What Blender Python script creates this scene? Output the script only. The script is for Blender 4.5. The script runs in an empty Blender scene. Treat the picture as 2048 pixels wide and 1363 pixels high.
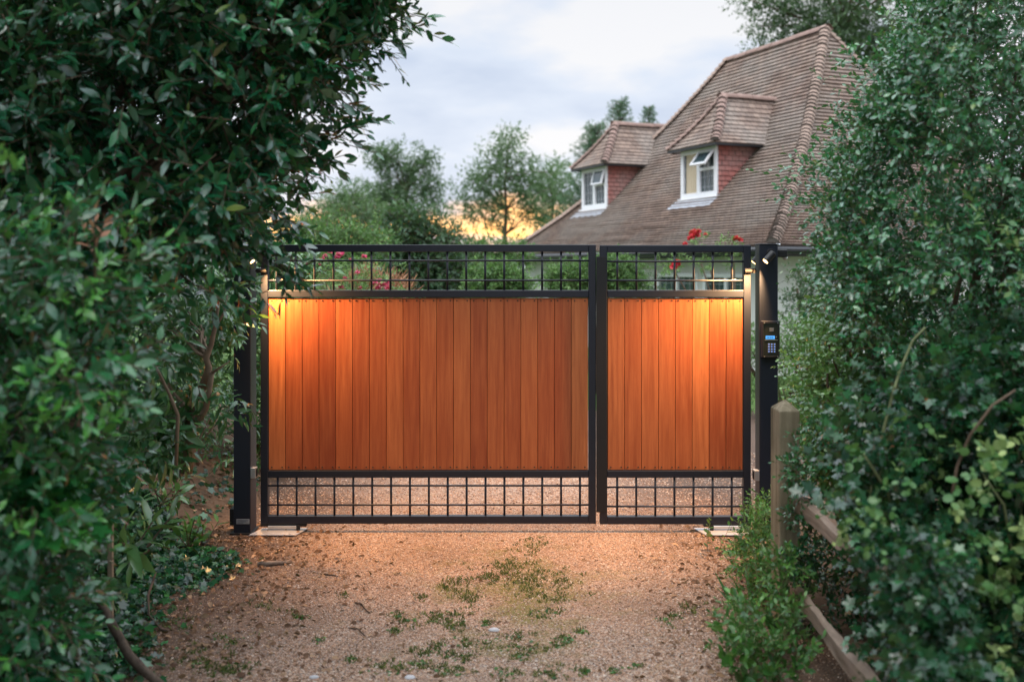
import bpy, math, random
import numpy as np
from mathutils import Vector, Matrix
rng = np.random.default_rng(7)
random.seed(7)
sc = bpy.context.scene
COL = sc.collection
PI = math.pi
R = math.radians

# ------------------------------------------------------------------ layout helpers
F = 1995.0      # focal length in picture pixels (2048 wide)
HY = 540.0      # horizon line
HC = 1.753      # eye height
def at(px, py, Y):
    return np.array([(px - 1024) / F * Y, Y, HC - (py - HY) / F * Y])
def on_ground(px, py, z=0.0):
    Y = (HC - z) * F / (py - HY)
    return np.array([(px - 1024) / F * Y, Y, z])
def sstep(x, a, b):
    t = np.clip((x - a) / (b - a), 0, 1)
    return t * t * (3 - 2 * t)

# ------------------------------------------------------------------ object helpers
def tag(o, label=None, cat=None, group=None, kind=None):
    if label: o['label'] = label
    if cat: o['category'] = cat
    if group: o['group'] = group
    if kind: o['kind'] = kind
    return o
def empty(name, loc, label, cat, group=None):
    o = bpy.data.objects.new(name, None)
    COL.objects.link(o)
    o.location = loc
    o.empty_display_size = 0.1
    return tag(o, label, cat, group)

class MB:
    """Collects faces in world coordinates; build() links them as ONE mesh object."""
    def __init__(s):
        s.v = []; s.f = []; s.m = []; s.uv = []; s.t = []; s.has_uv = False
    def face(s, pts, mi=0, uv=None, t=0.5):
        b = len(s.v)
        s.v += [tuple(map(float, p)) for p in pts]
        s.f.append(tuple(range(b, b + len(pts)))); s.m.append(mi); s.t.append(t)
        if uv is None: s.uv += [(0.0, 0.0)] * len(pts)
        else:
            s.uv += [tuple(map(float, q)) for q in uv]; s.has_uv = True
    def add(s, verts, faces, mi=0, t=0.5):
        b = len(s.v)
        s.v += [tuple(map(float, p)) for p in verts]
        for f in faces:
            s.f.append(tuple(b + i for i in f)); s.m.append(mi); s.t.append(t)
            s.uv += [(0.0, 0.0)] * len(f)
    def box(s, x0, x1, y0, y1, z0, z1, mi=0, t=0.5, M=None):
        P = [(x0,y0,z0),(x1,y0,z0),(x1,y1,z0),(x0,y1,z0),(x0,y0,z1),(x1,y0,z1),(x1,y1,z1),(x0,y1,z1)]
        if M is not None: P = [tuple(M @ Vector(p)) for p in P]
        s.add(P, [(0,3,2,1),(4,5,6,7),(0,1,5,4),(1,2,6,5),(2,3,7,6),(3,0,4,7)], mi, t)
    def tube(s, path, radii, n=8, mi=0, t=0.5, caps=True):
        path = [np.array(p, float) for p in path]
        if not hasattr(radii, '__len__'): radii = [radii] * len(path)
        V = []; prev = None
        for i, p in enumerate(path):
            d = path[min(i + 1, len(path) - 1)] - path[max(i - 1, 0)]
            d = d / (np.linalg.norm(d) + 1e-9)
            if prev is None:
                a = np.array([0, 0, 1.0]) if abs(d[2]) < .9 else np.array([1.0, 0, 0])
            else: a = prev
            x = a - d * a.dot(d); x /= np.linalg.norm(x) + 1e-9
            prev = x; y = np.cross(d, x)
            for k in range(n):
                q = 2 * PI * k / n
                V.append(p + radii[i] * (math.cos(q) * x + math.sin(q) * y))
        Fc = []
        for i in range(len(path) - 1):
            for k in range(n):
                k2 = (k + 1) % n
                Fc.append((i*n + k, i*n + k2, (i+1)*n + k2, (i+1)*n + k))
        if caps:
            Fc.append(tuple(range(n - 1, -1, -1)))
            Fc.append(tuple((len(path) - 1) * n + k for k in range(n)))
        s.add(V, Fc, mi, t)
    def build(s, name, mats, parent=None, smooth=False, bevel=0.0, tint=False):
        if not isinstance(mats, (list, tuple)): mats = [mats]
        off = Vector((0, 0, 0))
        if parent is not None: off = world_loc(parent)
        me = bpy.data.meshes.new(name)
        me.from_pydata([(x - off.x, y - off.y, z - off.z) for x, y, z in s.v], [], s.f)
        for m in mats: me.materials.append(m)
        me.polygons.foreach_set('material_index', s.m)
        if smooth: me.polygons.foreach_set('use_smooth', [True] * len(s.f))
        if s.has_uv:
            l = me.uv_layers.new(name='UVMap')
            l.data.foreach_set('uv', np.array(s.uv, np.float32).ravel())
        if tint:
            a = me.attributes.new('tint', 'FLOAT', 'FACE')
            a.data.foreach_set('value', np.array(s.t, np.float32))
        me.update()
        o = bpy.data.objects.new(name, me)
        COL.objects.link(o)
        if parent is not None: o.parent = parent
        if bevel:
            b = o.modifiers.new('bevel', 'BEVEL'); b.width = bevel; b.segments = 2
            b.limit_method = 'ANGLE'; b.angle_limit = R(40)
            b.harden_normals = False
        return o
def world_loc(o):
    v = Vector((0, 0, 0))
    while o is not None:
        v += Vector(o.location); o = o.parent
    return v

def np_mesh(name, V, T, tint, mat, parent=None, smooth=True):
    """fast triangle mesh from numpy arrays"""
    off = np.array(world_loc(parent)) if parent is not None else np.zeros(3)
    V = V - off
    me = bpy.data.meshes.new(name)
    nv, nf = len(V), len(T)
    me.vertices.add(nv); me.loops.add(nf * 3); me.polygons.add(nf)
    me.vertices.foreach_set('co', V.astype(np.float32).ravel())
    me.loops.foreach_set('vertex_index', T.astype(np.int32).ravel())
    me.polygons.foreach_set('loop_start', np.arange(0, nf * 3, 3, dtype=np.int32))
    me.polygons.foreach_set('loop_total', np.full(nf, 3, np.int32))
    if smooth: me.polygons.foreach_set('use_smooth', np.ones(nf, bool))
    if tint is not None:
        a = me.attributes.new('tint', 'FLOAT', 'FACE')
        a.data.foreach_set('value', tint.astype(np.float32))
    me.materials.append(mat)
    me.update(calc_edges=True)
    o = bpy.data.objects.new(name, me)
    COL.objects.link(o)
    if parent is not None: o.parent = parent
    return o

# ------------------------------------------------------------------ materials
class NT:
    def __init__(s, name):
        s.m = bpy.data.materials.new(name); s.m.use_nodes = True
        s.t = s.m.node_tree; s.t.nodes.clear()
        s.out = s.n('ShaderNodeOutputMaterial')
    def n(s, typ, **kw):
        nd = s.t.nodes.new(typ)
        for k, v in kw.items():
            if k.startswith('i_'):
                nd.inputs[k[2:].replace('_', ' ')].default_value = v
            else: setattr(nd, k, v)
        return nd
    def l(s, a, b): s.t.links.new(a, b)
    def ramp(s, src, stops, interp='LINEAR'):
        r = s.n('ShaderNodeValToRGB'); r.color_ramp.interpolation = interp
        e = r.color_ramp.elements
        while len(e) < len(stops): e.new(0.5)
        for i, (p, c) in enumerate(stops):
            e[i].position = p; e[i].color = (*c, 1) if len(c) == 3 else c
        s.l(src, r.inputs[0]); return r
    def mix(s, fac, a, b, typ='MIX'):
        m = s.n('ShaderNodeMix', data_type='RGBA', blend_type=typ)
        for sock, val in ((m.inputs[0], fac), (m.inputs[6], a), (m.inputs[7], b)):
            if isinstance(val, (int, float)): sock.default_value = val
            elif isinstance(val, (tuple, list)): sock.default_value = (*val, 1)
            else: s.l(val, sock)
        return m.outputs[2]
    def math(s, op, a, b=None, clamp=False):
        m = s.n('ShaderNodeMath', operation=op, use_clamp=clamp)
        for i, v in enumerate((a, b)):
            if v is None: continue
            if isinstance(v, (int, float)): m.inputs[i].default_value = v
            else: s.l(v, m.inputs[i])
        return m.outputs[0]
    def coord(s, scale=(1, 1, 1), which='Object'):
        tc = s.n('ShaderNodeTexCoord'); mp = s.n('ShaderNodeMapping')
        mp.inputs['Scale'].default_value = scale
        s.l(tc.outputs[which], mp.inputs[0]); return mp.outputs[0]
    def noise(s, vec, scale, detail=4, rough=.55):
        n = s.n('ShaderNodeTexNoise'); n.inputs['Scale'].default_value = scale
        n.inputs['Detail'].default_value = detail; n.inputs['Roughness'].default_value = rough
        s.l(vec, n.inputs['Vector']); return n.outputs[0]
    def bump(s, h, strength=.3, dist=.01):
        b = s.n('ShaderNodeBump'); b.inputs['Strength'].default_value = strength
        b.inputs['Distance'].default_value = dist; s.l(h, b.inputs['Height']); return b.outputs[0]
    def bsdf(s, color, rough=.5, metal=0.0, spec=.5, normal=None, **kw):
        p = s.n('ShaderNodeBsdfPrincipled')
        for nm, v in (('Base Color', color), ('Roughness', rough), ('Metallic', metal), ('Specular IOR Level', spec)):
            if isinstance(v, (int, float)): p.inputs[nm].default_value = v
            elif isinstance(v, (tuple, list)): p.inputs[nm].default_value = (*v, 1)
            else: s.l(v, p.inputs[nm])
        if normal is not None: s.l(normal, p.inputs['Normal'])
        for k, v in kw.items(): p.inputs[k.replace('_', ' ')].default_value = v
        s.l(p.outputs[0], s.out.inputs[0]); return p

def plain(name, color, rough=.5, metal=0.0, spec=.5, var=.12, nscale=25, bump=.05, bdist=.002):
    t = NT(name); v = t.coord(); n = t.noise(v, nscale)
    c = t.mix(t.math('MULTIPLY', n, 1.0), tuple(x * (1 - var) for x in color), tuple(min(1, x * (1 + var)) for x in color))
    t.bsdf(c, rough, metal, spec, t.bump(n, bump, bdist))
    return t.m
def leaf_mat(name, dark, mid, light, rough=.33, trans=.25, spec=.5, back=None, coat=0.0, top=None):
    t = NT(name)
    a = t.n('ShaderNodeAttribute', attribute_name='tint')
    c = t.ramp(a.outputs['Fac'], [(0, dark), (.5, mid), (.85, light), (1, top or tuple(min(1, x * 1.5) for x in light))]).outputs[0]
    g = t.n('ShaderNodeNewGeometry')
    c2 = t.mix(g.outputs['Backfacing'], c, t.mix(.3, c, back or (.12, .22, .09)))
    p = t.bsdf(c2, rough, 0, spec, Coat_Weight=coat, Coat_Roughness=.22)
    tr = t.n('ShaderNodeBsdfTranslucent'); t.l(t.mix(.4, c, (.18, .34, .05)), tr.inputs[0])
    mx = t.n('ShaderNodeMixShader'); mx.inputs[0].default_value = trans
    t.l(p.outputs[0], mx.inputs[1]); t.l(tr.outputs[0], mx.inputs[2]); t.l(mx.outputs[0], t.out.inputs[0])
    return t.m
def glow(name, color, strength):
    t = NT(name); e = t.n('ShaderNodeEmission'); e.inputs[0].default_value = (*color, 1); e.inputs[1].default_value = strength
    t.l(e.outputs[0], t.out.inputs[0]); return t.m

M = {}
M['steel'] = plain('black_powder_coat', (.006, .0095, .019), .45, 0, .5, .15, 220, .12, .0006)
M['steel_flat'] = plain('black_satin_metal', (.008, .009, .011), .5, 0, .4, .15, 180, .1, .0006)
M['alu'] = plain('brushed_aluminium', (.55, .56, .58), .38, .85, .5, .1, 40, .1)
M['plate'] = plain('galvanised_plate', (.48, .48, .5), .45, .4, .5, .15, 18, .1)
M['zinc'] = plain('grey_label', (.3, .31, .32), .5, .3)
M['screw'] = plain('dull_screw', (.05, .032, .025), .45, .5)
M['white_wall'] = plain('white_render', (.55, .55, .53), .85, 0, .2, .08, 3, .25, .006)
M['white_frame'] = plain('white_frame_paint', (.78, .79, .82), .4, 0, .5, .03)
M['lead'] = plain('lead_flashing', (.42, .45, .5), .5, .2, .5, .3, 6, .3, .01)
M['soffit'] = plain('soffit_paint', (.6, .58, .54), .7)
M['gutter'] = plain('black_gutter', (.012, .013, .016), .35)
M['curtain'] = plain('curtain_cloth', (.5, .42, .3), .9)
M['inside'] = plain('dark_inside', (.03, .03, .03), .9)
M['bark'] = plain('bark_brown', (.12, .085, .06), .9, 0, .2, .5, 14, .8, .012)
M['bark_pale'] = plain('bark_pale', (.2, .15, .105), .85, 0, .2, .4, 20, .6, .008)
M['cut'] = plain('cut_wood', (.42, .27, .15), .8, 0, .2, .2, 30, .3)
M['twig'] = plain('twig_brown', (.1, .075, .045), .8, 0, .2, .4, 30, .3)
M['twig_green'] = plain('green_stem', (.17, .2, .09), .6, 0, .4, .3, 30, .2)
M['holly'] = leaf_mat('holly_leaf', (.004, .042, .026), (.009, .105, .046), (.035, .22, .066), .2, .18, .9, None, .35, (.2, .27, .06))
M['holly_right'] = leaf_mat('small_holly_leaf', (.007, .07, .032), (.020, .155, .056), (.065, .27, .08), .22, .2, .9, None, .35, (.2, .31, .07))
M['hedge'] = leaf_mat('hedge_leaf', (.004, .044, .022), (.010, .105, .038), (.035, .21, .044), .24, .2, .7, None, .25, (.10, .34, .045))
M['aucuba'] = leaf_mat('laurel_leaf', (.012, .07, .028), (.036, .14, .05), (.11, .24, .075), .26, .22, .7, None, .25)
M['ivy'] = leaf_mat('ivy_leaf', (.004, .036, .019), (.010, .07, .028), (.025, .13, .036), .26, .16, .6, None, .15)
M['berry'] = leaf_mat('snowberry_leaf', (.035, .12, .03), (.08, .22, .055), (.17, .32, .08), .34, .3, .7, None, .25)
M['varieg'] = leaf_mat('variegated_leaf', (.02, .12, .03), (.10, .22, .06), (.29, .38, .14), .36, .25)
M['weed'] = leaf_mat('weed_leaf', (.012, .06, .013), (.03, .125, .022), (.085, .22, .04), .4, .28)
M['garden'] = leaf_mat('garden_leaf', (.05, .12, .04), (.09, .2, .06), (.17, .3, .09), .5, .35)
M['garden_dark'] = leaf_mat('dark_garden_leaf', (.018, .055, .03), (.04, .095, .05), (.075, .15, .07), .5, .3)
M['tree'] = leaf_mat('tree_leaf', (.05, .10, .055), (.085, .155, .075), (.14, .22, .10), .55, .35)
M['tree_dark'] = leaf_mat('dark_tree_leaf', (.025, .055, .035), (.045, .09, .05), (.08, .135, .065), .55, .3)
M['conifer'] = leaf_mat('conifer_needles', (.03, .085, .062), (.055, .13, .085), (.09, .17, .1), .55, .35)
M['grass'] = leaf_mat('grass_blade', (.03, .08, .012), (.07, .14, .02), (.14, .2, .04), .55, .3)
M['moss'] = leaf_mat('moss_tuft', (.022, .042, .008), (.055, .08, .014), (.12, .13, .028), .8, .2)
M['litter'] = leaf_mat('dead_leaf', (.06, .028, .014), (.15, .08, .045), (.28, .18, .11), .75, .1, .3, (.2, .13, .08))
M['dead'] = leaf_mat('withered_leaf', (.2, .07, .04), (.36, .15, .09), (.5, .26, .17), .7, .2, .3, (.3, .16, .1))
M['pebble'] = None
M['petal_pink'] = leaf_mat('pink_petal', (.55, .03, .14), (.75, .07, .22), (.85, .3, .4), .6, .25, .3, (.7, .1, .25))
M['petal_red'] = leaf_mat('red_petal', (.5, .006, .03), (.72, .02, .06), (.85, .12, .18), .6, .25, .3, (.6, .03, .08))
M['lcd'] = glow('lcd_blue', (.1, .42, .95), 1.1)
M['key'] = glow('key_blue', (.16, .35, 1.0), .9)
M['lens'] = glow('lamp_lens', (1.0, .62, .22), 9.0)
M['dark_ink'] = plain('dark_print', (.01, .02, .05), .6)
t = NT('window_glass')
t.bsdf((.035, .06, .068), .04, 0, .8)
M['glass'] = t.m
t = NT('antenna_dome'); t.bsdf((.7, .72, .75), .15, 0, .5); M['dome'] = t.m

# planks: reddish hardwood with straight grain, each plank its own shade
t = NT('hardwood_planks')
a = t.n('ShaderNodeAttribute', attribute_name='tint')
co = t.coord((1, 1, 1))
cx = t.n('ShaderNodeCombineXYZ'); sx = t.n('ShaderNodeSeparateXYZ'); t.l(co, sx.inputs[0])
t.l(t.math('MULTIPLY', sx.outputs[0], 1.0), cx.inputs[0]); t.l(t.math('MULTIPLY', a.outputs['Fac'], 37.0), cx.inputs[1])
t.l(t.math('MULTIPLY', sx.outputs[2], .045), cx.inputs[2])
g1 = t.noise(cx.outputs[0], 55, 6, .6)
g2 = t.noise(cx.outputs[0], 240, 3, .6)
cx2 = t.n('ShaderNodeCombineXYZ'); t.l(sx.outputs[0], cx2.inputs[0]); t.l(cx.inputs[1].links[0].from_socket, cx2.inputs[1])
t.l(t.math('MULTIPLY', sx.outputs[2], .35), cx2.inputs[2])
g3 = t.noise(cx2.outputs[0], 9, 3)
base = t.ramp(a.outputs['Fac'], [(0, (.19, .036, .012)), (.25, (.27, .058, .018)), (.5, (.355, .088, .026)), (1, (.47, .15, .048))]).outputs[0]
c = t.mix(t.ramp(g1, [(.3, (0, 0, 0)), (.72, (1, 1, 1))]).outputs[0], t.mix(.5, base, (.13, .026, .009)), t.mix(.25, base, (.62, .25, .09)))
c = t.mix(t.ramp(g2, [(.56, (0, 0, 0)), (.75, (.35, .35, .35))]).outputs[0], c, (.12, .03, .012))
c = t.mix(t.ramp(g3, [(.35, (0, 0, 0)), (.7, (.45, .45, .45))]).outputs[0], c, t.mix(.5, base, (.2, .04, .012)))
g4 = t.noise(co, 7, 5, .7)
low_z = t.ramp(t.math('ADD', t.math('MULTIPLY', sx.outputs[2], 1.0), t.math('MULTIPLY', g4, .35)), [(.0, (.0, .0, .0)), (.12, (.5, .5, .5)), (.42, (0, 0, 0))]).outputs[0]
c = t.mix(low_z, c, (.16, .06, .028))      # splash dirt along the lowest part of the boards
t.bsdf(c, t.ramp(g1, [(0, (.42, .42, .42)), (1, (.6, .6, .6))]).outputs[0], 0, .35, t.bump(g2, .25, .0008))
M['plank'] = t.m

# weathered sawn fence wood
def weathered(name, dark, light, axis):
    t = NT(name); s = [26, 26, 26]; s[axis] = 1.6
    v = t.coord(tuple(s)); g = t.noise(v, 1.0, 6, .65); g2 = t.noise(t.coord((4, 4, 4)), 1.0, 4)
    c = t.mix(t.ramp(g, [(.3, (0, 0, 0)), (.75, (1, 1, 1))]).outputs[0], dark, light)
    c = t.mix(t.ramp(g2, [(.45, (0, 0, 0)), (.75, (.6, .6, .6))]).outputs[0], c, tuple(x * .55 for x in (dark[0], dark[1] * 1.15, dark[2])))
    t.bsdf(t.mix(t.ramp(g, [(.30, (.85, .85, .85)), (.38, (0, 0, 0))]).outputs[0], c, tuple(x * .35 for x in dark)), .88, 0, .2, t.bump(g, 1.0, .008)); return t.m
M['post_wood'] = weathered('weathered_post', (.11, .095, .06), (.31, .265, .185), 2)
M['rail_wood'] = weathered('weathered_rail', (.15, .11, .085), (.36, .29, .235), 1)
M['stake_wood'] = weathered('stake_wood', (.2, .15, .1), (.42, .34, .25), 2)
M['log_bark'] = weathered('log_bark', (.045, .032, .024), (.17, .13, .1), 1)

# clay roof tiles (UV in metres: u along the course, v up the slope)
def tile_mat(name, c1, c2, c3, gauge, width):
    t = NT(name); uv = t.n('ShaderNodeTexCoord').outputs['UV']
    br = t.n('ShaderNodeTexBrick'); t.l(uv, br.inputs['Vector'])
    br.inputs['Scale'].default_value = 1; br.inputs['Brick Width'].default_value = width
    br.inputs['Row Height'].default_value = gauge; br.inputs['Mortar Size'].default_value = .005
    br.inputs['Color1'].default_value = (0, 0, 0, 1); br.inputs['Color2'].default_value = (1, 1, 1, 1)
    br.inputs['Mortar'].default_value = (.5, .5, .5, 1); br.inputs['Bias'].default_value = 0
    n1 = t.noise(t.coord(), .9, 5); n2 = t.noise(t.coord(), 9, 4)
    c = t.ramp(br.outputs['Color'], [(0, c1), (.5, c2), (1, c3)]).outputs[0]
    c = t.mix(t.ramp(n1, [(.42, (0, 0, 0)), (.62, (.55, .55, .55))]).outputs[0], c, (.30, .275, .245))
    c = t.mix(t.ramp(n2, [(.55, (0, 0, 0)), (.72, (.5, .5, .5))]).outputs[0], c, (.085, .075, .075))
    c = t.mix(br.outputs['Fac'], c, (.035, .028, .026))
    t.bsdf(c, .85, 0, .25, t.bump(n2, .5, .008)); return t.m
M['tile'] = tile_mat('clay_roof_tile', (.185, .135, .112), (.245, .178, .145), (.31, .23, .185), .1, .165)
M['ridge'] = plain('clay_ridge', (.29, .2, .17), .85, 0, .2, .45, 5, .5, .01)
M['bonnet'] = plain('clay_bonnet', (.33, .245, .2), .85, 0, .2, .4, 6, .5, .01)
M['mortar'] = plain('dark_mortar', (.11, .095, .085), .95)
M['cheek'] = tile_mat('red_hung_tile', (.34, .095, .08), (.40, .12, .10), (.46, .15, .125), .1, .165)

# gravel and earth
def gravel(name, cell):
    t = NT(name); v = t.coord()
    vo = t.n('ShaderNodeTexVoronoi'); vo.inputs['Scale'].default_value = cell; t.l(v, vo.inputs['Vector'])
    sep = t.n('ShaderNodeSeparateColor'); t.l(vo.outputs['Color'], sep.inputs[0])
    c = t.ramp(sep.outputs[0], [(0, (.10, .058, .038)), (.25, (.25, .15, .1)), (.5, (.38, .24, .16)), (.72, (.48, .345, .255)), (.88, (.23, .20, .18)), (1, (.62, .55, .48))]).outputs[0]
    n1 = t.noise(v, 1.1, 6, .6); n2 = t.noise(v, 6, 4)
    c = t.mix(t.ramp(n1, [(.45, (0, 0, 0)), (.7, (.55, .55, .55))]).outputs[0], c, (.15, .1, .072))
    c = t.mix(t.ramp(n2, [(.55, (0, 0, 0)), (.8, (.5, .5, .5))]).outputs[0], c, (.12, .085, .06))
    sx_ = t.n('ShaderNodeSeparateXYZ'); t.l(v, sx_.inputs[0])
    n3 = t.noise(v, 3.4, 5, .65)
    def hump(src, c_, w_): return t.math('SUBTRACT', 1.0, t.math('DIVIDE', t.math('ABSOLUTE', t.math('SUBTRACT', src, c_)), w_), clamp=True)
    strip = t.math('MULTIPLY', hump(sx_.outputs[0], .06, .75), hump(sx_.outputs[1], 5.35, 1.3))
    ms = t.ramp(t.math('ADD', n3, t.math('MULTIPLY', strip, .36)), [(.60, (0, 0, 0)), (.82, (.8, .8, .8))]).outputs[0]
    c = t.mix(ms, c, t.mix(n2, (.075, .085, .016), (.17, .16, .035)))       # moss growing in the stones
    c = t.mix(t.math('MULTIPLY', t.ramp(t.math('MULTIPLY', t.math('ADD', t.math('ABSOLUTE', t.math('ADD', sx_.outputs[0], .12)), t.math('MULTIPLY', n1, .9)), .5), [(.60, (0, 0, 0)), (.95, (1, 1, 1))]).outputs[0], .85), c, (.085, .054, .038))   # earth and leaf mould along both edges
    h = t.math('SUBTRACT', 1.0, t.math('MULTIPLY', vo.outputs['Distance'], 1.0))
    t.bsdf(c, .85, 0, .25, t.bump(h, .8, .008)); return t.m
M['gravel'] = gravel('pea_gravel', 135)
t = NT('pebble_stone'); a = t.n('ShaderNodeAttribute', attribute_name='tint')
c = t.ramp(a.outputs['Fac'], [(0, (.08, .046, .032)), (.22, (.22, .13, .085)), (.45, (.38, .235, .155)), (.65, (.50, .355, .255)), (.80, (.22, .19, .18)), (.93, (.54, .44, .36)), (1, (.68, .60, .52))]).outputs[0]
t.bsdf(c, .7, 0, .35); M['pebble'] = t.m
t = NT('earth_and_lawn'); v = t.coord(); n1 = t.noise(v, 2.2, 6, .65); n2 = t.noise(v, 24, 4)
soil = t.mix(n2, (.09, .058, .038), (.2, .135, .09))
soil = t.mix(t.ramp(n1, [(.4, (0, 0, 0)), (.7, (.7, .7, .7))]).outputs[0], soil, (.07, .05, .035))
sx = t.n('ShaderNodeSeparateXYZ'); t.l(v, sx.inputs[0])
far = t.ramp(t.math('MULTIPLY', t.math('ADD', sx.outputs[1], t.math('MULTIPLY', n1, 3.0)), .03), [(.37, (0, 0, 0)), (.43, (1, 1, 1))]).outputs[0]
c = t.mix(far, soil, t.mix(n1, (.05, .1, .025), (.09, .15, .04)))
t.bsdf(c, .95, 0, .15, t.bump(n2, .8, .02)); M['earth'] = t.m

# ------------------------------------------------------------------ ground
def ground_z(X, Y):
    X = np.asarray(X, float); Y = np.asarray(Y, float)
    lump = .04 * np.sin(X * 5.1 + Y * 2.3) * np.sin(Y * 3.7 - X) 
    left = sstep(-X, 2.0, 3.0) * (.42 + lump) * (1 - sstep(Y, 9.5, 13))
    right = sstep(X, 1.55, 2.4) * (.16 + lump) * (1 - sstep(Y, 6.4, 7.6))
    return left + right
xs = np.concatenate([[-900, -300, -100, -40, -18, -10], np.arange(-7, 7.01, .14), [10, 18, 40, 100, 300, 900]])
ys = np.concatenate([[-60, -10, 0, 1, 2], np.arange(2.4, 15, .16), [18, 24, 34, 60, 120, 300, 1400]])
XX, YY = np.meshgrid(xs, ys)
ZZ = ground_z(XX, YY)
nx, ny = len(xs), len(ys)
mb = MB(); V = np.stack([XX, YY, ZZ], -1).reshape(-1, 3)
mb.add(V, [(j*nx + i, j*nx + i + 1, (j+1)*nx + i + 1, (j+1)*nx + i) for j in range(ny - 1) for i in range(nx - 1)])
g = mb.build('ground', M['earth'], smooth=True); tag(g, kind='structure')

# gravel drive, running through the gate into a wider forecourt
mb = MB(); rows = []
Ys = np.arange(-4, 12.41, .2)
for Y in Ys:
    xl = -1.92 + .07 * math.sin(Y * 2.1) + .04 * math.sin(Y * 5.3)
    xr = 1.5 + .07 * math.sin(Y * 1.7 + 1) + .05 * math.sin(Y * 4.9)
    if Y > 7.3:
        xr += 5.5 * float(sstep(Y, 7.3, 8.6)); xl += -.0
    if Y > 11.2:
        e = float(sstep(Y, 11.2, 12.6)); xl += .9 * e; xr -= 2.2 * e
    rows.append((xl, xr))
K = 14
V = []
for Y, (a_, b_) in zip(Ys, rows):
    for k in range(K + 1): V.append((a_ + (b_ - a_) * k / K, Y, .005))
mb.add(V, [(j*(K+1)+i, j*(K+1)+i+1, (j+1)*(K+1)+i+1, (j+1)*(K+1)+i) for j in range(len(Ys)-1) for i in range(K)])
tag(mb.build('driveway', M['gravel'], smooth=True), kind='structure')

# ------------------------------------------------------------------ leaf machinery
def leaf_template(w=.42, fold=.10, curl=.10):
    y = [0, .16, .42, .72, 1.0]; ww = [.0, .32, .5, .36, 0.0]
    v = [(0, 0, 0)]
    for i in (1, 2, 3):
        zc = -curl * (y[i] ** 2)
        v += [(-w * ww[i] * 2 * .5, y[i], zc + fold * ww[i] * .6), (0, y[i], zc), (w * ww[i] * 2 * .5, y[i], zc + fold * ww[i] * .6)]
    v.append((0, 1.0, -curl * 1.1))
    T = [(0,2,1),(0,3,2)]
    for a in (1, 4):
        T += [(a,a+1,a+4),(a,a+4,a+3),(a+1,a+2,a+5),(a+1,a+5,a+4)]
    T += [(7,8,10),(8,9,10)]
    return np.array(v, float), np.array(T)
def simple_leaf(w=.45, fold=.12):
    v = np.array([(0,0,0),(-w/2,.45,fold),(0,1,-.05),(w/2,.45,fold)], float)
    return v, np.array([(0,3,2),(0,2,1)])
def ivy_template():
    v = np.array([(0,0,0),(-.42,.02,.02),(-.30,.30,.05),(-.62,.52,-.04),(-.24,.62,.04),(0,1.0,-.1),(.24,.62,.04),(.62,.52,-.04),(.30,.30,.05),(.42,.02,.02),(0,.45,0)], float)
    T = []
    o = [0,1,2,3,4,5,6,7,8,9]
    for i in range(10): T.append((10, o[(i + 1) % 10], o[i]))
    return v, np.array(T)
def round_template():
    v = [(0, .5, .0)]
    for k in range(8):
        q = 2*PI*k/8 - PI/2; v.append((.4*math.cos(q), .5 + .5*math.sin(q), .06*abs(math.cos(q))))
    return np.array(v, float), np.array([(0, 1 + k, 1 + (k + 1) % 8) for k in range(8)])
def spiky_template():   # holly with points
    v = [(0,0,0)]; L = [(.2,.22),(.3,.14),(.42,.32),(.52,.2),(.64,.3),(.74,.16),(.84,.17)]
    for y,w in L: v += [(-w,y,.25*w-.1*y*y),(0,y,-.1*y*y),(w,y,.25*w-.1*y*y)]
    v.append((0,1.0,-.13)); n=len(L); T=[(0,2,1),(0,3,2)]
    for i in range(n-1):
        a=1+3*i; T+=[(a,a+1,a+4),(a,a+4,a+3),(a+1,a+2,a+5),(a+1,a+5,a+4)]
    a=1+3*(n-1); e=len(v)-1; T+=[(a,a+1,e),(a+1,a+2,e)]
    return np.array(v,float),np.array(T)
LEAF = leaf_template(); LONG = leaf_template(.30, .12, .22); SIMPLE = simple_leaf(); IVY = ivy_template(); ROUND = round_template(); SPIKY = spiky_template()
def unit(v): return v / (np.linalg.norm(v, axis=-1, keepdims=True) + 1e-9)
def scatter(tmpl, P, D, N, S, tint):
    tv, tt = tmpl
    D = unit(D); X = unit(np.cross(D, N)); Nn = np.cross(X, D)
    V = P[:, None, :] + S[:, None, None] * (tv[None, :, 0, None] * X[:, None, :] + tv[None, :, 1, None] * D[:, None, :] + tv[None, :, 2, None] * Nn[:, None, :])
    n, k = len(P), len(tv)
    T = (tt[None] + (np.arange(n) * k)[:, None, None]).reshape(-1, 3)
    return V.reshape(-1, 3), T, np.repeat(tint, len(tt))
def twig_prisms(P0, P1, r):
    d = unit(P1 - P0); a = np.where(np.abs(d[:, 2:3]) < .9, np.array([[0, 0, 1.0]]), np.array([[1.0, 0, 0]]))
    x = unit(np.cross(d, a)); y = np.cross(d, x)
    V = []
    for P, rr in ((P0, r), (P1, r * .55)):
        for k in range(3):
            q = 2*PI*k/3; V.append(P + rr[:, None] * (math.cos(q) * x + math.sin(q) * y))
    V = np.stack(V, 1)
    t = np.array([(0,1,4),(0,4,3),(1,2,5),(1,5,4),(2,0,3),(2,3,5)])
    n = len(P0)
    return V.reshape(-1, 3), (t[None] + (np.arange(n) * 6)[:, None, None]).reshape(-1, 3)
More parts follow.
